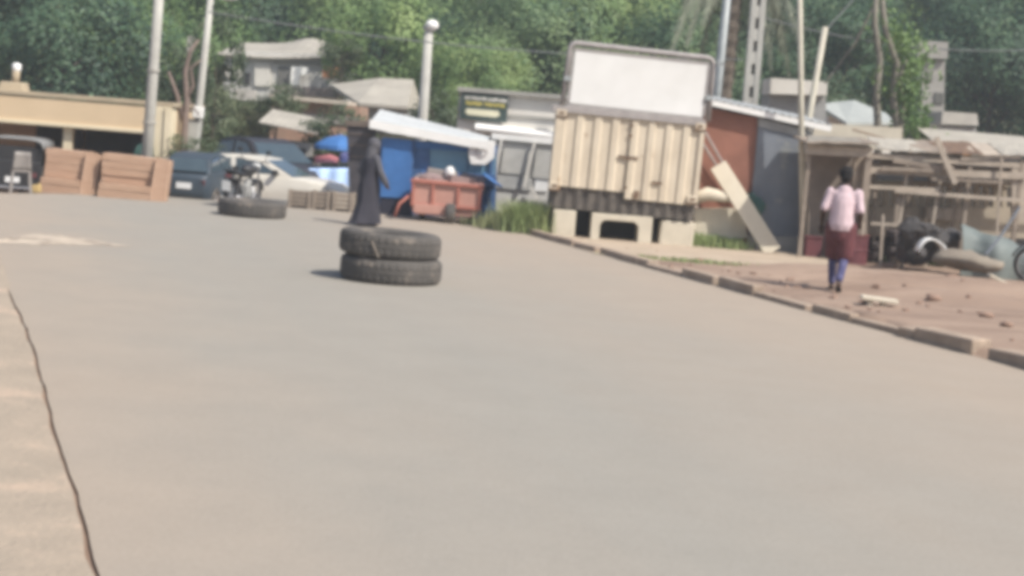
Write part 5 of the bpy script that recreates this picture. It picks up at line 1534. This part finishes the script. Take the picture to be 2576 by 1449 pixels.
# grey green tarp, dark heap, white basin, junk
tq = P(2490, 560, 28.6)
def tarpf(u, v):
    x = P(2428 + 170 * u, 560, 28.6).x
    zt3 = .98 - .28 * u + .05 * noise.noise((u * 5, 0, 0))
    return (x, 28.6 + .55 * v - .35 * math.sin(v * 2.2) + .1 * math.sin(u * 9), zt3 * (1 - (1 - v) ** 1.3) - .08 + .05 * noise.noise((u * 6, v * 6, 3)))
solo('grey_tarp', MB().sheet(tarpf, 26, 16, .01), m_tarp, 'grey green tarpaulin draped over goods near the motorbike', 'tarpaulin', (tq.x, 28.6, 0), smooth=True)
solo('tarp_rope', MB().tube([P(2566, 520, 28.1), P(2520, 590, 28.0), P(2480, 640, 27.9)], .025, 6), m_bluegrey, 'slack dark rope hanging down across the grey green tarpaulin', 'rope', P(2480, 640, 27.9))
hp = MB()
for i in range(14):
    q = P(2300 + rnd(-20, 110), 620 + rnd(-45, 20), 29.2 + rnd(-.3, .4)); hp.ball(q, rnd(.12, .24), 9, 6, (rnd(.8, 1.4), 1, rnd(.6, 1)))
hp.v = [v + Vector((noise.noise(v * 6), noise.noise(v * 5), noise.noise(v * 7))) * .09 for v in hp.v]
solo('scrap_heap', hp, M('scrap', (.075, .07, .068), (.045, .042, .042), 4, .85, .3, 12, c3=(.2, .18, .17), s3=3, t3=.62), 'heap of dark scrap and old parts under the timber stall', 'scrap heap', P(2350, 650, 29.2))
hp = MB()
for i in range(8):
    q = P(2200 + rnd(-15, 90), 620 + rnd(-40, 25), 29.9 + rnd(-.2, .3)); hp.box(q, (rnd(.1, .3), .2, rnd(.1, .35)), (rnd(-.3, .3), rnd(-.3, .3), rnd(-1, 1)))
solo('junk_pile', hp, M('junk', (.10, .08, .075), (.06, .05, .048), 4, .9), 'dark brown pile of junk between the stakes of the stall', 'junk', P(2230, 650, 29.9), bevel=.02)
q = G(2345, 640); Yq = 27.9
q = P(2345, 632, Yq)
bs2 = MB()
for i in range(13):
    a_ = math.pi * (0.05 + .85 * i / 12)
    for w in (-.14, .14):
        bs2.v.append(Vector((q.x + .30 * math.cos(a_) + .0, q.y + w, q.z - .14 + .34 * math.sin(a_) * (1 - .25 * math.cos(a_ + .3)))))
for i in range(12): bs2.f.append((2 * i, 2 * i + 1, 2 * i + 3, 2 * i + 2))
o = solo('white_mudguard', bs2, m_white, 'curved white mudguard lying in front of the dark scrap heap', 'mudguard', (q.x, q.y, gh(q.x, q.y)), smooth=True)
md = o.modifiers.new('s', 'SOLIDIFY'); md.thickness = .03
eh = MB().ball(P(2420, 655, 27.2), .3, 12, 8, (1.7, 1, .55)).ball(P(2470, 665, 27), .25, 12, 8, (1.6, 1, .5))
eh.v = [v + Vector((noise.noise(v * 4), noise.noise(v * 4 + Vector((3, 0, 0))), noise.noise(v * 5))) * .09 for v in eh.v]
solo('earth_heap', eh, M('grey_earth', (.25, .215, .17), (.18, .15, .12), 3, .95, .4, 12), 'grey brown earth heap between the white mudguard and the motorbike', 'earth heap', P(2440, 668, 27.1), smooth=True)

# ------------------------------------------------------------------ hillside houses
Y = 60.0
h1 = thing('hillside_house', 'grey hillside house with a long sagging pale roof among the trees', 'house', (P(700, 240, Y).x, Y, 1.0))
k = S(Y)
def hw(pts, d, Yw, mt, nm, par, **kw):
    m_ = MB(); pquad(m_, pts, Yw, d); return link(nm, m_, mt, par, **kw)
hw([(566, 128), (870, 140), (866, 262), (560, 250)], 4.0, Y, M('pale_grey_wall', (.60, .58, .54), (.46, .45, .42), 1.2, .95), 'wall', h1)
a, b_ = P(545, 134, Y - .3), P(850, 140, Y - .3)
link('roof', MB().sheet(lambda u, v: (a.x + (b_.x - a.x) * u + .1 * v, Y - .3 + 4.0 * v, a.z + (b_.z - a.z) * u + .62 * v - .12 * math.sin(math.pi * u) * (1 - v) + .004 * math.sin(u * 90) + (.22 * math.exp(-((u - .62) / .16) ** 2)) * v), 80, 6, .05), m_roof, h1)
hw([(640, 158), (680, 160), (680, 218), (640, 216)], .1, Y - .1, m_whitewall, 'pale_panel', h1)
hw([(568, 162), (606, 164), (604, 196), (566, 194)], .1, Y - .1, m_whitewall, 'pale_panel', h1)
hw([(614, 182), (630, 183), (629, 214), (612, 213)], .06, Y - .06, m_dark, 'window', h1)
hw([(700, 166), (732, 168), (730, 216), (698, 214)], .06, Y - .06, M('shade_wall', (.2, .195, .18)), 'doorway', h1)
hw([(690, 150), (880, 160), (878, 168), (688, 158)], .1, Y - .12, m_greyhouse, 'beam', h1)
hw([(690, 216), (868, 222), (866, 246), (688, 240)], .2, Y - .3, M('mauve_wall', (.30, .25, .225), (.24, .2, .18), 2, .95), 'terrace_wall', h1)
m_ = MB().sheet(lambda u, v: (P(733 + 42 * u, 170, Y - .3).x, Y - .3 + .03 * math.sin(u * 8), P(733 + 42 * u, 168, Y - .3).z - v * (.68 if u < .55 else .3)), 14, 6, .02)
solo('white_cloth', m_, m_board, 'white cloth hung out on the front of the grey hillside house', 'cloth', P(750, 215, Y - .3))
m_ = MB().sheet(lambda u, v: (P(812 + 44 * u, 170, Y - .4).x, Y - .4 + .05 * math.sin(u * 8), P(812 + 44 * u, 166, Y - .4).z - v * .45), 8, 6, .03)
solo('orange_cloth', m_, M('orange_faded', (.60, .30, .16), (.5, .24, .13), 3, .9), 'faded orange cloth at the right end of the grey hillside house', 'cloth', P(834, 192, Y - .4))
solo('white_post', MB().bar(P(482, 92, 58), P(476, 150, 58), .22, .2), m_concrete, 'short pale concrete post left of the street light before the trees', 'post', P(474, 180, 58))
# pale hip roofed house
Y = 52.0
h2 = thing('hip_roof_house', 'house with a broad beige hip roof left of the lamp post', 'house', (P(960, 290, Y).x, Y, 0))
rv = [P(832, 212, Y + 2.6), P(902, 258, Y - .5), P(1024, 268, Y - .6), P(1052, 206, Y + 2.8), P(955, 196, Y + 2.4), P(1040, 200, Y + 2.6), P(1062, 268, Y + 3.0)]
hm = MB().add(rv, [(0, 1, 4), (1, 2, 5, 4), (2, 6, 5)])
hm.add([v - Vector((0, 0, .1)) for v in rv], [(4, 1, 0), (4, 5, 2, 1), (5, 6, 2)])
hm.add([rv[0], rv[1], rv[2], rv[6]] + [v - Vector((0, 0, .1)) for v in (rv[0], rv[1], rv[2], rv[6])], [(0, 1, 5, 4), (1, 2, 6, 5), (2, 3, 7, 6)])
link('roof', hm, m_roof, h2)
hw([(905, 262), (1030, 272), (1026, 330), (900, 330)], 3.0, Y, m_grey, 'wall', h2)
hw([(960, 284), (1020, 288), (1018, 306), (958, 302)], .05, Y - .05, m_whitewall, 'pale_band', h2)
# brick wall house in front
Y = 47.0
h3 = thing('brick_house', 'low brick and grey block house with a thin pale roof edge', 'house', (P(790, 300, Y).x, Y, 0))
hw([(684, 246), (905, 268), (902, 370), (678, 360)], 2.6, Y, m_brick, 'wall', h3)
hw([(676, 236), (870, 254), (870, 264), (676, 246)], 3.0, Y - .4, M('pale_roof_edge', (.52, .46, .38), (.44, .39, .32), 2, .9), 'roof', h3)
hw([(690, 278), (905, 296), (903, 316), (690, 306)], .05, Y - .05, m_greyhouse, 'block_course', h3)
hw([(590, 224), (640, 226), (640, 250), (588, 248)], .4, Y + 4, M('pale_stone', (.5, .47, .42)), 'pale_lintel', h3)
# right: small hip roof, white wall, tall grey building, low roofs
Y = 44.0
h4 = thing('small_house', 'small house with a pale grey hip roof behind the timber shelter', 'house', (P(2130, 320, Y).x, Y, -.3))
rv = [P(2056, 262, Y), P(2130, 308, Y - 1.0), P(2250, 308, Y), P(2150, 252, Y + 1.6), P(2105, 256, Y + 1.4), P(2230, 285, Y + 3)]
hm = MB().add(rv, [(0, 1, 4), (1, 2, 3, 4), (2, 5, 3)])
hm.add([v - Vector((0, 0, .08)) for v in rv], [(4, 1, 0), (4, 3, 2, 1), (3, 5, 2)])
hm.add([rv[0], rv[1], rv[2], rv[5]] + [v - Vector((0, 0, .08)) for v in (rv[0], rv[1], rv[2], rv[5])], [(0, 1, 5, 4), (1, 2, 6, 5), (2, 3, 7, 6)])
link('roof', hm, M('pale_zinc', (.36, .375, .35), (.29, .305, .29), 2, .6), h4)
hw([(2085, 290), (2240, 312), (2240, 400), (2085, 400)], 2.2, Y + .3, m_whitewall, 'wall', h4)
hw([(2200, 318), (2228, 322), (2228, 350), (2200, 346)], .05, Y + .25, m_dark, 'window', h4)
Y = 40.0
pb = thing('white_hut', 'small white walled hut between the poles under the palm', 'hut', (P(2010, 220, Y).x, Y, -.3))
hw([(1940, 196), (2082, 206), (2080, 240), (1938, 236)], 1.5, Y, m_whitewall, 'parapet', pb)
hw([(1936, 240), (2078, 242), (2078, 360), (1936, 350)], 1.5, Y + .3, m_grey, 'wall', pb)
Y = 56.0
tb = thing('tall_grey_building', 'narrow grey unfinished building standing among the trees at right', 'building', (P(2340, 220, Y).x, Y, 1.5))
hw([(2322, 150), (2378, 152), (2374, 320), (2316, 318)], 3.0, Y, m_greyhouse, 'wall', tb)
hw([(2312, 102), (2386, 106), (2384, 148), (2308, 146)], 3.4, Y - .2, m_greyhouse, 'upper_storey', tb)
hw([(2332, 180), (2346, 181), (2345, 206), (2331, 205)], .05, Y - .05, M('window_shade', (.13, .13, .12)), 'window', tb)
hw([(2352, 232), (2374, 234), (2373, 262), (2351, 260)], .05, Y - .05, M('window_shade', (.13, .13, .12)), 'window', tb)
Y = 48.0
lh = thing('low_house', 'low grey house with a pale roof right of the vine tree', 'house', (P(2420, 310, Y).x, Y, 0))
hw([(2372, 280), (2458, 286), (2462, 316), (2368, 312)], 2.4, Y, M('roof_pale', (.46, .44, .39), (.38, .36, .32), 2, .9), 'roof', lh)
hw([(2375, 316), (2456, 320), (2456, 360), (2375, 360)], 2.0, Y + .2, m_grey, 'wall', lh)

# ------------------------------------------------------------------ vegetation
def leaf_quad(mb, c, sz, asp=.6, n=None):
    d = Vector((rnd(-1, 1), rnd(-1, 1), rnd(-.5, .9))).normalized()
    if n is not None: d = (n + d * .38).normalized()
    u = Vector((rnd(-1, 1), rnd(-1, 1), rnd(-1, 1))).normalized()
    a = d.cross(u)
    if a.length < .1: return
    a.normalize(); b_ = d.cross(a)
    k = len(mb.v); w, l = sz * asp * .5, sz * .5
    mb.v += [c - b_ * l, c + a * w, c + b_ * l, c - a * w]
    mb.f.append((k, k + 1, k + 2, k + 3))
def crown_mesh(seed, rx, rz_, ncl, nl, lsz, clr=(.7, 1.3)):
    random.seed(seed)
    mb = MB(); mb.raw = True
    for i in range(ncl):
        while True:
            p = Vector((rnd(-1, 1), rnd(-1, 1), rnd(-1, 1)))
            if .35 < p.length < 1: break
        p = p.normalized() * (p.length ** .45)
        cc_ = Vector((p.x * rx, p.y * rx, p.z * rz_)) * (0.86 + .25 * noise.noise(p * 1.7 + Vector((seed, 0, 0))))
        cr = rnd(*clr)
        for j in range(nl):
            q = Vector((random.gauss(0, 1), random.gauss(0, 1), random.gauss(0, .7)))
            q = q.normalized() * (random.random() ** .33) * cr
            leaf_quad(mb, cc_ + q, lsz * rnd(.6, 1.35), .6, (q / cr * .8 + p * .5 + Vector((0, 0, .25))).normalized())
    return mb
CROWNS = {}
def add_crown(key, mb, mat):
    me = bpy.data.meshes.new('crown_' + key)
    me.from_pydata([v[:] for v in mb.v], [], mb.f); me.materials.append(mat); CROWNS[key] = me
for i in range(3): add_crown('dark%d' % i, crown_mesh(20 + i, 3.6, 3.2, 32, 620, .17, (.8, 1.9)), L_dark)
for i in range(3): add_crown('mid%d' % i, crown_mesh(40 + i, 3.3, 3.0, 30, 620, .17, (.8, 1.9)), L_mid)
add_crown('light0', crown_mesh(60, 2.0, 1.8, 26, 330, .15, (.5, 1.0)), L_light)
add_crown('dusty0', crown_mesh(70, 1.5, 1.7, 34, 70, .17, (.35, .7)), L_dusty)
add_crown('dusty1', crown_mesh(71, 1.5, 1.7, 34, 70, .17, (.35, .7)), L_dusty)
random.seed(11)
TR = {}
def trunk_mesh(h, key):
    mb = MB()
    mb.tube([(0, 0, 0), (.06, .03, h * .35), (-.05, .05, h * .7), (0, 0, h)], [.2, .15, .12, .06], 8)
    for i in range(5):
        a = i * 1.3; z = h * (.5 + .09 * i)
        mb.tube([(0, 0, z), (.7 * math.cos(a), .7 * math.sin(a), z + .6), (1.5 * math.cos(a), 1.5 * math.sin(a), z + 1.5)], [.09, .06, .025], 6)
    me = bpy.data.meshes.new('trunk_' + key); me.from_pydata([v[:] for v in mb.v], [], mb.f); me.materials.append(m_bark)
    return me
TRUNK = trunk_mesh(1.0 * 4.5, 'a')
def gz_(x, y): return hz(x, y) if y > 44.5 else gh(x, y)
def tree(name, label, px, py, Y, kind, sc, group=None, zsc=1.0, cat='tree'):
    c = P(px, py, Y)
    zg = gz_(c.x, Y)
    t = thing(name, label, cat, (c.x, Y, zg), rz=rnd(0, 6.28), group=group, world=False)
    h = max(1.0, c.z - zg)
    o = bpy.data.objects.new('trunk', TRUNK); COL.objects.link(o); o.parent = t
    ts = min(1.3, sc * (.9 if cat == 'tree' else .35))
    o.scale = (ts, ts, h / 4.5)
    o = bpy.data.objects.new('crown', CROWNS[kind]); COL.objects.link(o); o.parent = t
    o.location = (0, 0, h); o.scale = (sc, sc, sc * zsc)
    return t
gw = 'trees of the wooded hillside'
# front row (about 58-66 m), then the higher rows behind
FR = [
 (-40, 120, 62, 'dark0', 1.15, 'dark dense tree at the top left corner behind the yellow building'),
 (150, 150, 60, 'dark1', 1.10, 'dark leafy tree behind the roof vent of the yellow building'),
 (330, 170, 63, 'mid0', 1.0, 'green tree behind the pale concrete pole on the left'),
 (300, 28, 70, 'light0', 1.5, 'bright yellow green crown high above the yellow building'),
 (455, 60, 66, 'mid1', .95, 'mid green tree between the concrete pole and the street light'),
 (560, 30, 72, 'dark2', 1.0, 'dark tree over the left end of the sagging house roof'),
 (690, 40, 74, 'dark0', 1.0, 'dark tree above the middle of the sagging house roof'),
 (830, 60, 72, 'mid2', 1.0, 'green tree above the right end of the sagging house roof'),
 (965, 115, 58, 'light0', 1.18, 'light green rounded tree left of the white lamp post'),
 (985, 30, 76, 'mid0', 1.1, 'green tree high behind the rounded light green one'),
 (1040, 170, 66, 'dark1', .85, 'dark tree just behind the hip roofed house'),
 (1160, 70, 70, 'mid1', 1.15, 'green tree right of the white lamp post'),
 (1190, 215, 56, 'mid2', .62, 'small green tree behind the white building with the sign'),
 (1310, 150, 64, 'dark2', .95, 'dark green tree above the white building with the sign'),
 (1400, 40, 74, 'mid0', 1.1, 'green tree high behind the left end of the billboard'),
 (1520, 100, 66, 'mid1', 1.05, 'mid green tree directly above the left half of the billboard'),
 (1660, 60, 70, 'mid2', 1.10, 'mid green tree directly above the right half of the billboard'),
 (1700, 190, 60, 'dark0', .8, 'dark tree low behind the right half of the billboard'),
 (1830, 120, 72, 'dark1', 1.1, 'dark tree behind the smooth grey utility pole'),
 (1990, 90, 70, 'dark2', 1.1, 'dark tree behind the slim steel pole'),
 (2110, 170, 62, 'dark0', .9, 'dark blue green tree behind the leaning wooden pole'),
 (2160, 20, 76, 'mid0', 1.1, 'green tree high above the vine covered stems'),
 (2330, 40, 74, 'dark1', 1.1, 'dark tree above the narrow grey building'),
 (2500, 190, 64, 'dark2', 1.0, 'dark blue green tree right of the narrow grey building'),
 (2480, 50, 78, 'mid1', 1.15, 'green tree at the top right above the dark one'),
 (2790, 150, 64, 'mid0', 1.1, 'green tree beyond the right edge behind the sheet roof'),
 (2960, 170, 66, 'dark1', 1.1, 'dark tree farther beyond the right edge of the stalls'),
 (-250, 150, 64, 'mid1', 1.1, 'green tree beyond the left edge behind the yellow building'),
 (2600, 130, 66, 'dark0', 1.1, 'dark tree cut off by the right edge above the sheet roof'),
]
for px, py, Y, kd, sc, lb in FR:
    tree('hillside_tree', lb, px, py, Y, kd, sc, gw)
# denser wood behind that only closes the gaps between the crowns
wd_ = MB(); wd_.raw = True
random.seed(5)
for Yw in (86, 96, 108):
    x = -Yw * .40
    while x < Yw * .42:
        cz_ = hz(x, Yw) + 4.5 + rnd(-.8, .8)
        for j in range(150):
            q = Vector((random.gauss(0, 1), random.gauss(0, 1), random.gauss(0, 1))).normalized() * (random.random() ** .4)
            leaf_quad(wd_, Vector((x + q.x * 3.6, Yw + q.y * 3, cz_ + q.z * 4.2)), rnd(.6, 1.2), .6, q)
        x += 3.0
stuff('woodland', wd_, L_dark, 'continuous far woodland closing the gaps behind the hillside trees', 'woodland')
# bushes nearer the houses
gb = 'bushes between the roadside stalls and the houses'
BU = [
 (545, 170, 44.5, 'dusty0', .55, 1.9, 'tall dusty green bush right behind the street light'),
 (545, 300, 42, 'dusty1', .5, 1.2, 'dusty bush below the tall one behind the street light base'),
 (640, 300, 45.8, 'dusty0', .48, .8, 'dusty green bush below the sagging roofed house'),
 (440, 210, 46, 'dusty1', .6, 1.3, 'grey green bush behind the reddish bare stem'),
 (700, 262, 45, 'dusty0', .5, .8, 'small pale green bush left of the brick house'),
 (850, 330, 42, 'dusty1', .7, .7, 'low dusty bush below the brick house'),
 (1100, 290, 45, 'dusty0', .55, .9, 'dark bush behind the lamp post above the white roof'),
 (480, 385, 36.5, 'dusty1', .55, .5, 'low yellowish green bush behind the faded blue load'),
 (862, 132, 56, 'dusty0', .5, .7, 'pale bush at the right end of the sagging roof'),
 (2075, 265, 47, 'dusty1', .8, .8, 'grey green bush left of the small pale hip roof'),
]
for px, py, Y, kd, sc, zs, lb in BU:
    tree('bush', lb, px, py, Y, kd, sc, gb, zs, 'bush')
# vine covered tree at the right: twisting stems, leaves only at top and right
Yv = 36.0
b = P(2222, 420, Yv); zg = -.05
vt = thing('vine_tree', 'slender tree with bare twisting stems and a green leafy right side', 'tree', (b.x, Yv, zg))
def stem(pts, r0, r1):
    w = [P(*q, Yv) for q in pts]; w[0].z = zg
    link('stem', MB().tube(w, [r0 + (r1 - r0) * i / (len(w) - 1) for i in range(len(w))], 8), m_barkgrey, vt, smooth=True)
stem([(2206, 560), (2210, 340), (2204, 240), (2214, 150), (2200, 60), (2206, -40)], .10, .06)
stem([(2262, 560), (2258, 330), (2246, 240), (2256, 160), (2226, 70), (2215, -40)], .10, .06)
stem([(2262, 560), (2266, 330), (2274, 260), (2262, 200), (2280, 150)], .07, .03)
lv = MB(); lv.raw = True
random.seed(3)
for (px, py, rx_, rz__, n_) in ((2270, 90, .42, .45, 240), (2292, 150, .45, .5, 380), (2285, 215, .42, .5, 300), (2288, 265, .35, .4, 280), (2310, 315, .36, .38, 280), (2225, 40, .35, .5, 60), (2210, 190, .25, .7, 40)):
    c = P(px, py, Yv) + Vector((0, .2, 0))
    for j in range(n_):
        q = Vector((random.gauss(0, .55), random.gauss(0, .55), random.gauss(0, .55)))
        leaf_quad(lv, c + Vector((q.x * rx_, q.y * .6, q.z * rz__)), rnd(.08, .17))
link('foliage', lv, L_light, vt)
solo('twig', MB().tube([P(2196, 20, 36.5), P(2150, 110, 36.5), P(2075, 210, 36.5)], [.03, .028, .022], 6), m_barkgrey, 'long thin bare branch slanting down to the leaning wooden pole', 'branch', P(2075, 210, 36.5))
# reddish bare tree left of the street light
Yr = 36.8
b = P(470, 400, Yr)
rt = thing('bare_tree', 'reddish bare tree stem with short branches left of the street light', 'tree', (b.x, Yr, -.4))
def rstem(pts, r0, r1):
    w = [P(*q, Yr) for q in pts]
    if pts[0][1] > 380: w[0].z = -.45
    link('branch', MB().tube(w, [r0 + (r1 - r0) * i / (len(w) - 1) for i in range(len(w))], 8), m_barkred, rt, smooth=True)
rstem([(460, 430), (463, 340), (470, 250), (466, 180), (478, 130), (500, 100)], .10, .03)
rstem([(470, 250), (486, 215), (480, 170), (508, 150)], .05, .02)
rstem([(466, 290), (478, 255), (500, 290)], .04, .02)
rstem([(466, 330), (446, 240), (424, 180)], .06, .03)
# palm with hanging dry fronds
Yp = 38.5
c0 = P(1856, -90, Yp)
pz = -.3
pm = thing('palm_tree', 'palm with drooping grey dry fronds behind the power pole', 'palm tree', (c0.x - .1, Yp, pz))
tk = MB(); n_ = 40
for i in range(n_ + 1):
    u = i / n_; z = pz + (c0.z - pz) * u
    tk.v += [Vector((c0.x - .1 + .1 * u + (.17 + .03 * (i % 2)) * math.cos(2 * math.pi * j / 10), Yp + (.17 + .03 * (i % 2)) * math.sin(2 * math.pi * j / 10), z)) for j in range(10)]
for i in range(n_):
    for j in range(10):
        a, b_ = i * 10 + j, i * 10 + (j + 1) % 10
        tk.f.append((a, b_, b_ + 10, a + 10))
link('trunk', tk, m_bark, pm)
random.seed(21)
targets = [(1690, 125), (1728, 110), (1760, 150), (1800, 190), (1770, 60), (1940, 175), (1965, 130), (1985, 190), (2005, 90), (1925, 60), (1900, 190), (1845, 200), (1960, 30), (1720, 20), (1660, -60), (2040, -40)]
for px, py in targets:
    e = P(px, py, Yp + rnd(-1.2, 1.2)); fm = MB(); fm.raw = True
    mid = c0.lerp(e, .35) + Vector((0, 0, .55 + .25 * abs(e.x - c0.x)))
    mid.x = c0.x + (e.x - c0.x) * .62
    pts = []
    for i in range(15):
        u = i / 14; pts.append(c0 * (1 - u) ** 2 + mid * 2 * u * (1 - u) + e * u * u)
    fm.tube(pts, [.035 * (1 - .7 * i / 14) for i in range(15)], 5)
    for i in range(2, 15):
        t_ = (pts[i] - pts[i - 1]).normalized()
        side = t_.cross(Vector((0, 1, .2))).normalized()
        for s_ in (-1, 1):
            for w in range(6):
                o_ = pts[i].lerp(pts[i - 1], w / 6)
                L_ = .6 * math.sin(math.pi * (.15 + .8 * i / 15)) * rnd(.7, 1.1)
                tip = o_ + (side * s_ * rnd(.3, .55) + t_ * .75 + Vector((0, rnd(-.3, .3), -.22))).normalized() * L_
                k = len(fm.v); wv = t_ * .028
                fm.v += [o_ - wv, o_ + wv, tip]; fm.f.append((k, k + 1, k + 2))
    link('frond', fm, m_frond, pm)

# grass and weeds
gr = MB(); gr.raw = True
random.seed(9)
def blades(cx_, cy_, z, n, rx, ry, h0, h1):
    for i in range(n):
        x, y = cx_ + random.gauss(0, .45) * rx, cy_ + random.gauss(0, .45) * ry
        a = rnd(0, 6.28); h = rnd(h0, h1); w = rnd(.008, .02); d = Vector((math.cos(a), math.sin(a), 0)); le = Vector((rnd(-1, 1), rnd(-1, 1), 0)) * h * .45
        p0 = Vector((x, y, z)); k = len(gr.v)
        gr.v += [p0 - d * w, p0 + d * w, p0 + le * .4 + Vector((0, 0, h * .6)) + d * w * .7, p0 + le * .4 + Vector((0, 0, h * .6)) - d * w * .7, p0 + le + Vector((0, 0, h))]
        gr.f += [(k, k + 1, k + 2, k + 3), (k + 3, k + 2, k + 4)]
for px, py, n, rx, ry, h0, h1 in ((1322, 588, 2000, .5, .25, .3, .72), (1275, 580, 1500, .5, .3, .22, .6), (1225, 571, 1100, .5, .3, .12, .4), (1185, 564, 500, .4, .3, .05, .2), (1350, 588, 700, .3, .2, .3, .7), (1690, 610, 600, .5, .3, .1, .35), (1770, 622, 900, .6, .3, .1, .3), (1830, 628, 500, .5, .3, .08, .28), (1640, 655, 300, .8, .15, .03, .1), (1780, 668, 300, .9, .15, .03, .1), (2210, 652, 200, .4, .2, .05, .2), (2290, 655, 300, .5, .2, .05, .2), (2380, 668, 300, .6, .2, .06, .2)):
    q = G(px, py); blades(q.x, q.y + .25, gh(q.x, q.y + .25) - .01, n, rx, ry, h0, h1)
stuff('grass', gr, L_grass, 'tufts of green weeds beside the container and along the stalls', 'grass')

# broken bits and gravel strewn over the red earth
rb2 = MB(); rb2.raw = True
random.seed(17)
for i in range(90):
    s_ = rnd(1.0, 16.0); t_ = .4 + abs(random.gauss(0, 2.4))
    p_ = kpt(s_, t_); z = gh(p_.x, p_.y); r_ = rnd(.012, .05)
    rb2.box((p_.x, p_.y, z + r_ * .3), (r_ * rnd(1, 2.6), r_ * rnd(1, 2), r_), (rnd(-.4, .4), rnd(-.4, .4), rnd(0, 3)))
stuff('rubble', rb2, M('rubble_mix', (.31, .215, .165), (.24, .16, .12), 1.5, .95), 'small rubble and gravel strewn over the red earth right of the kerb', 'rubble')
# ------------------------------------------------------------------ light, sky, air
sun_dir = Vector((0.66, -0.50, 0.98)).normalized()
SUN_STR, SKY_STR, EXPO, HAZE = 4.4, 0.118, 0.36, 0.0014
sl_ = bpy.data.lights.new('sun', 'SUN'); sl_.energy = SUN_STR; sl_.angle = R(0.6); sl_.color = (1.0, 0.955, 0.88)
so = bpy.data.objects.new('sun', sl_); COL.objects.link(so)
so.rotation_euler = sun_dir.to_track_quat('Z', 'Y').to_euler()
w = bpy.data.worlds.new('World'); SC.world = w; w.use_nodes = True
nt = w.node_tree
sky = nt.nodes.new('ShaderNodeTexSky'); sky.sky_type = 'NISHITA'; sky.sun_disc = False
sky.sun_elevation = math.asin(sun_dir.z); sky.sun_rotation = math.atan2(sun_dir.x, sun_dir.y)
sky.air_density = 1.0; sky.dust_density = 2.5; sky.ozone_density = 1.0
nt.links.new(sky.outputs[0], nt.nodes['Background'].inputs['Color'])
nt.nodes['Background'].inputs['Strength'].default_value = SKY_STR
if HAZE:
    hm_ = bpy.data.materials.new('haze'); hm_.use_nodes = True
    n2 = hm_.node_tree; n2.nodes.remove(n2.nodes['Principled BSDF'])
    pv = n2.nodes.new('ShaderNodeVolumePrincipled')
    pv.inputs['Color'].default_value = (0.86, 0.93, 1.0, 1); pv.inputs['Density'].default_value = HAZE; pv.inputs['Anisotropy'].default_value = 0.3
    n2.links.new(pv.outputs[0], n2.nodes['Material Output'].inputs['Volume'])
    hb_ = MB().box((0, 64, 20), (270, 160, 46))
    o = link('haze', hb_, hm_); o['kind'] = 'stuff'; tag(o, 'thin pale haze lying over the street and wooded hillside', 'haze')
SC.view_settings.view_transform = 'Standard'; SC.view_settings.look = 'None'
SC.view_settings.exposure = EXPO; SC.view_settings.gamma = 1.0
SC.render.engine = 'CYCLES'
SC.cycles.pixel_filter_type = 'BLACKMAN_HARRIS'
SC.cycles.filter_width = 5.0          # soft phone-zoom optics
SC.cycles.use_denoising = True
SC.cycles.max_bounces = 6; SC.cycles.diffuse_bounces = 3; SC.cycles.volume_bounces = 1; SC.cycles.transparent_max_bounces = 8
SC.cycles.volume_step_rate = 4
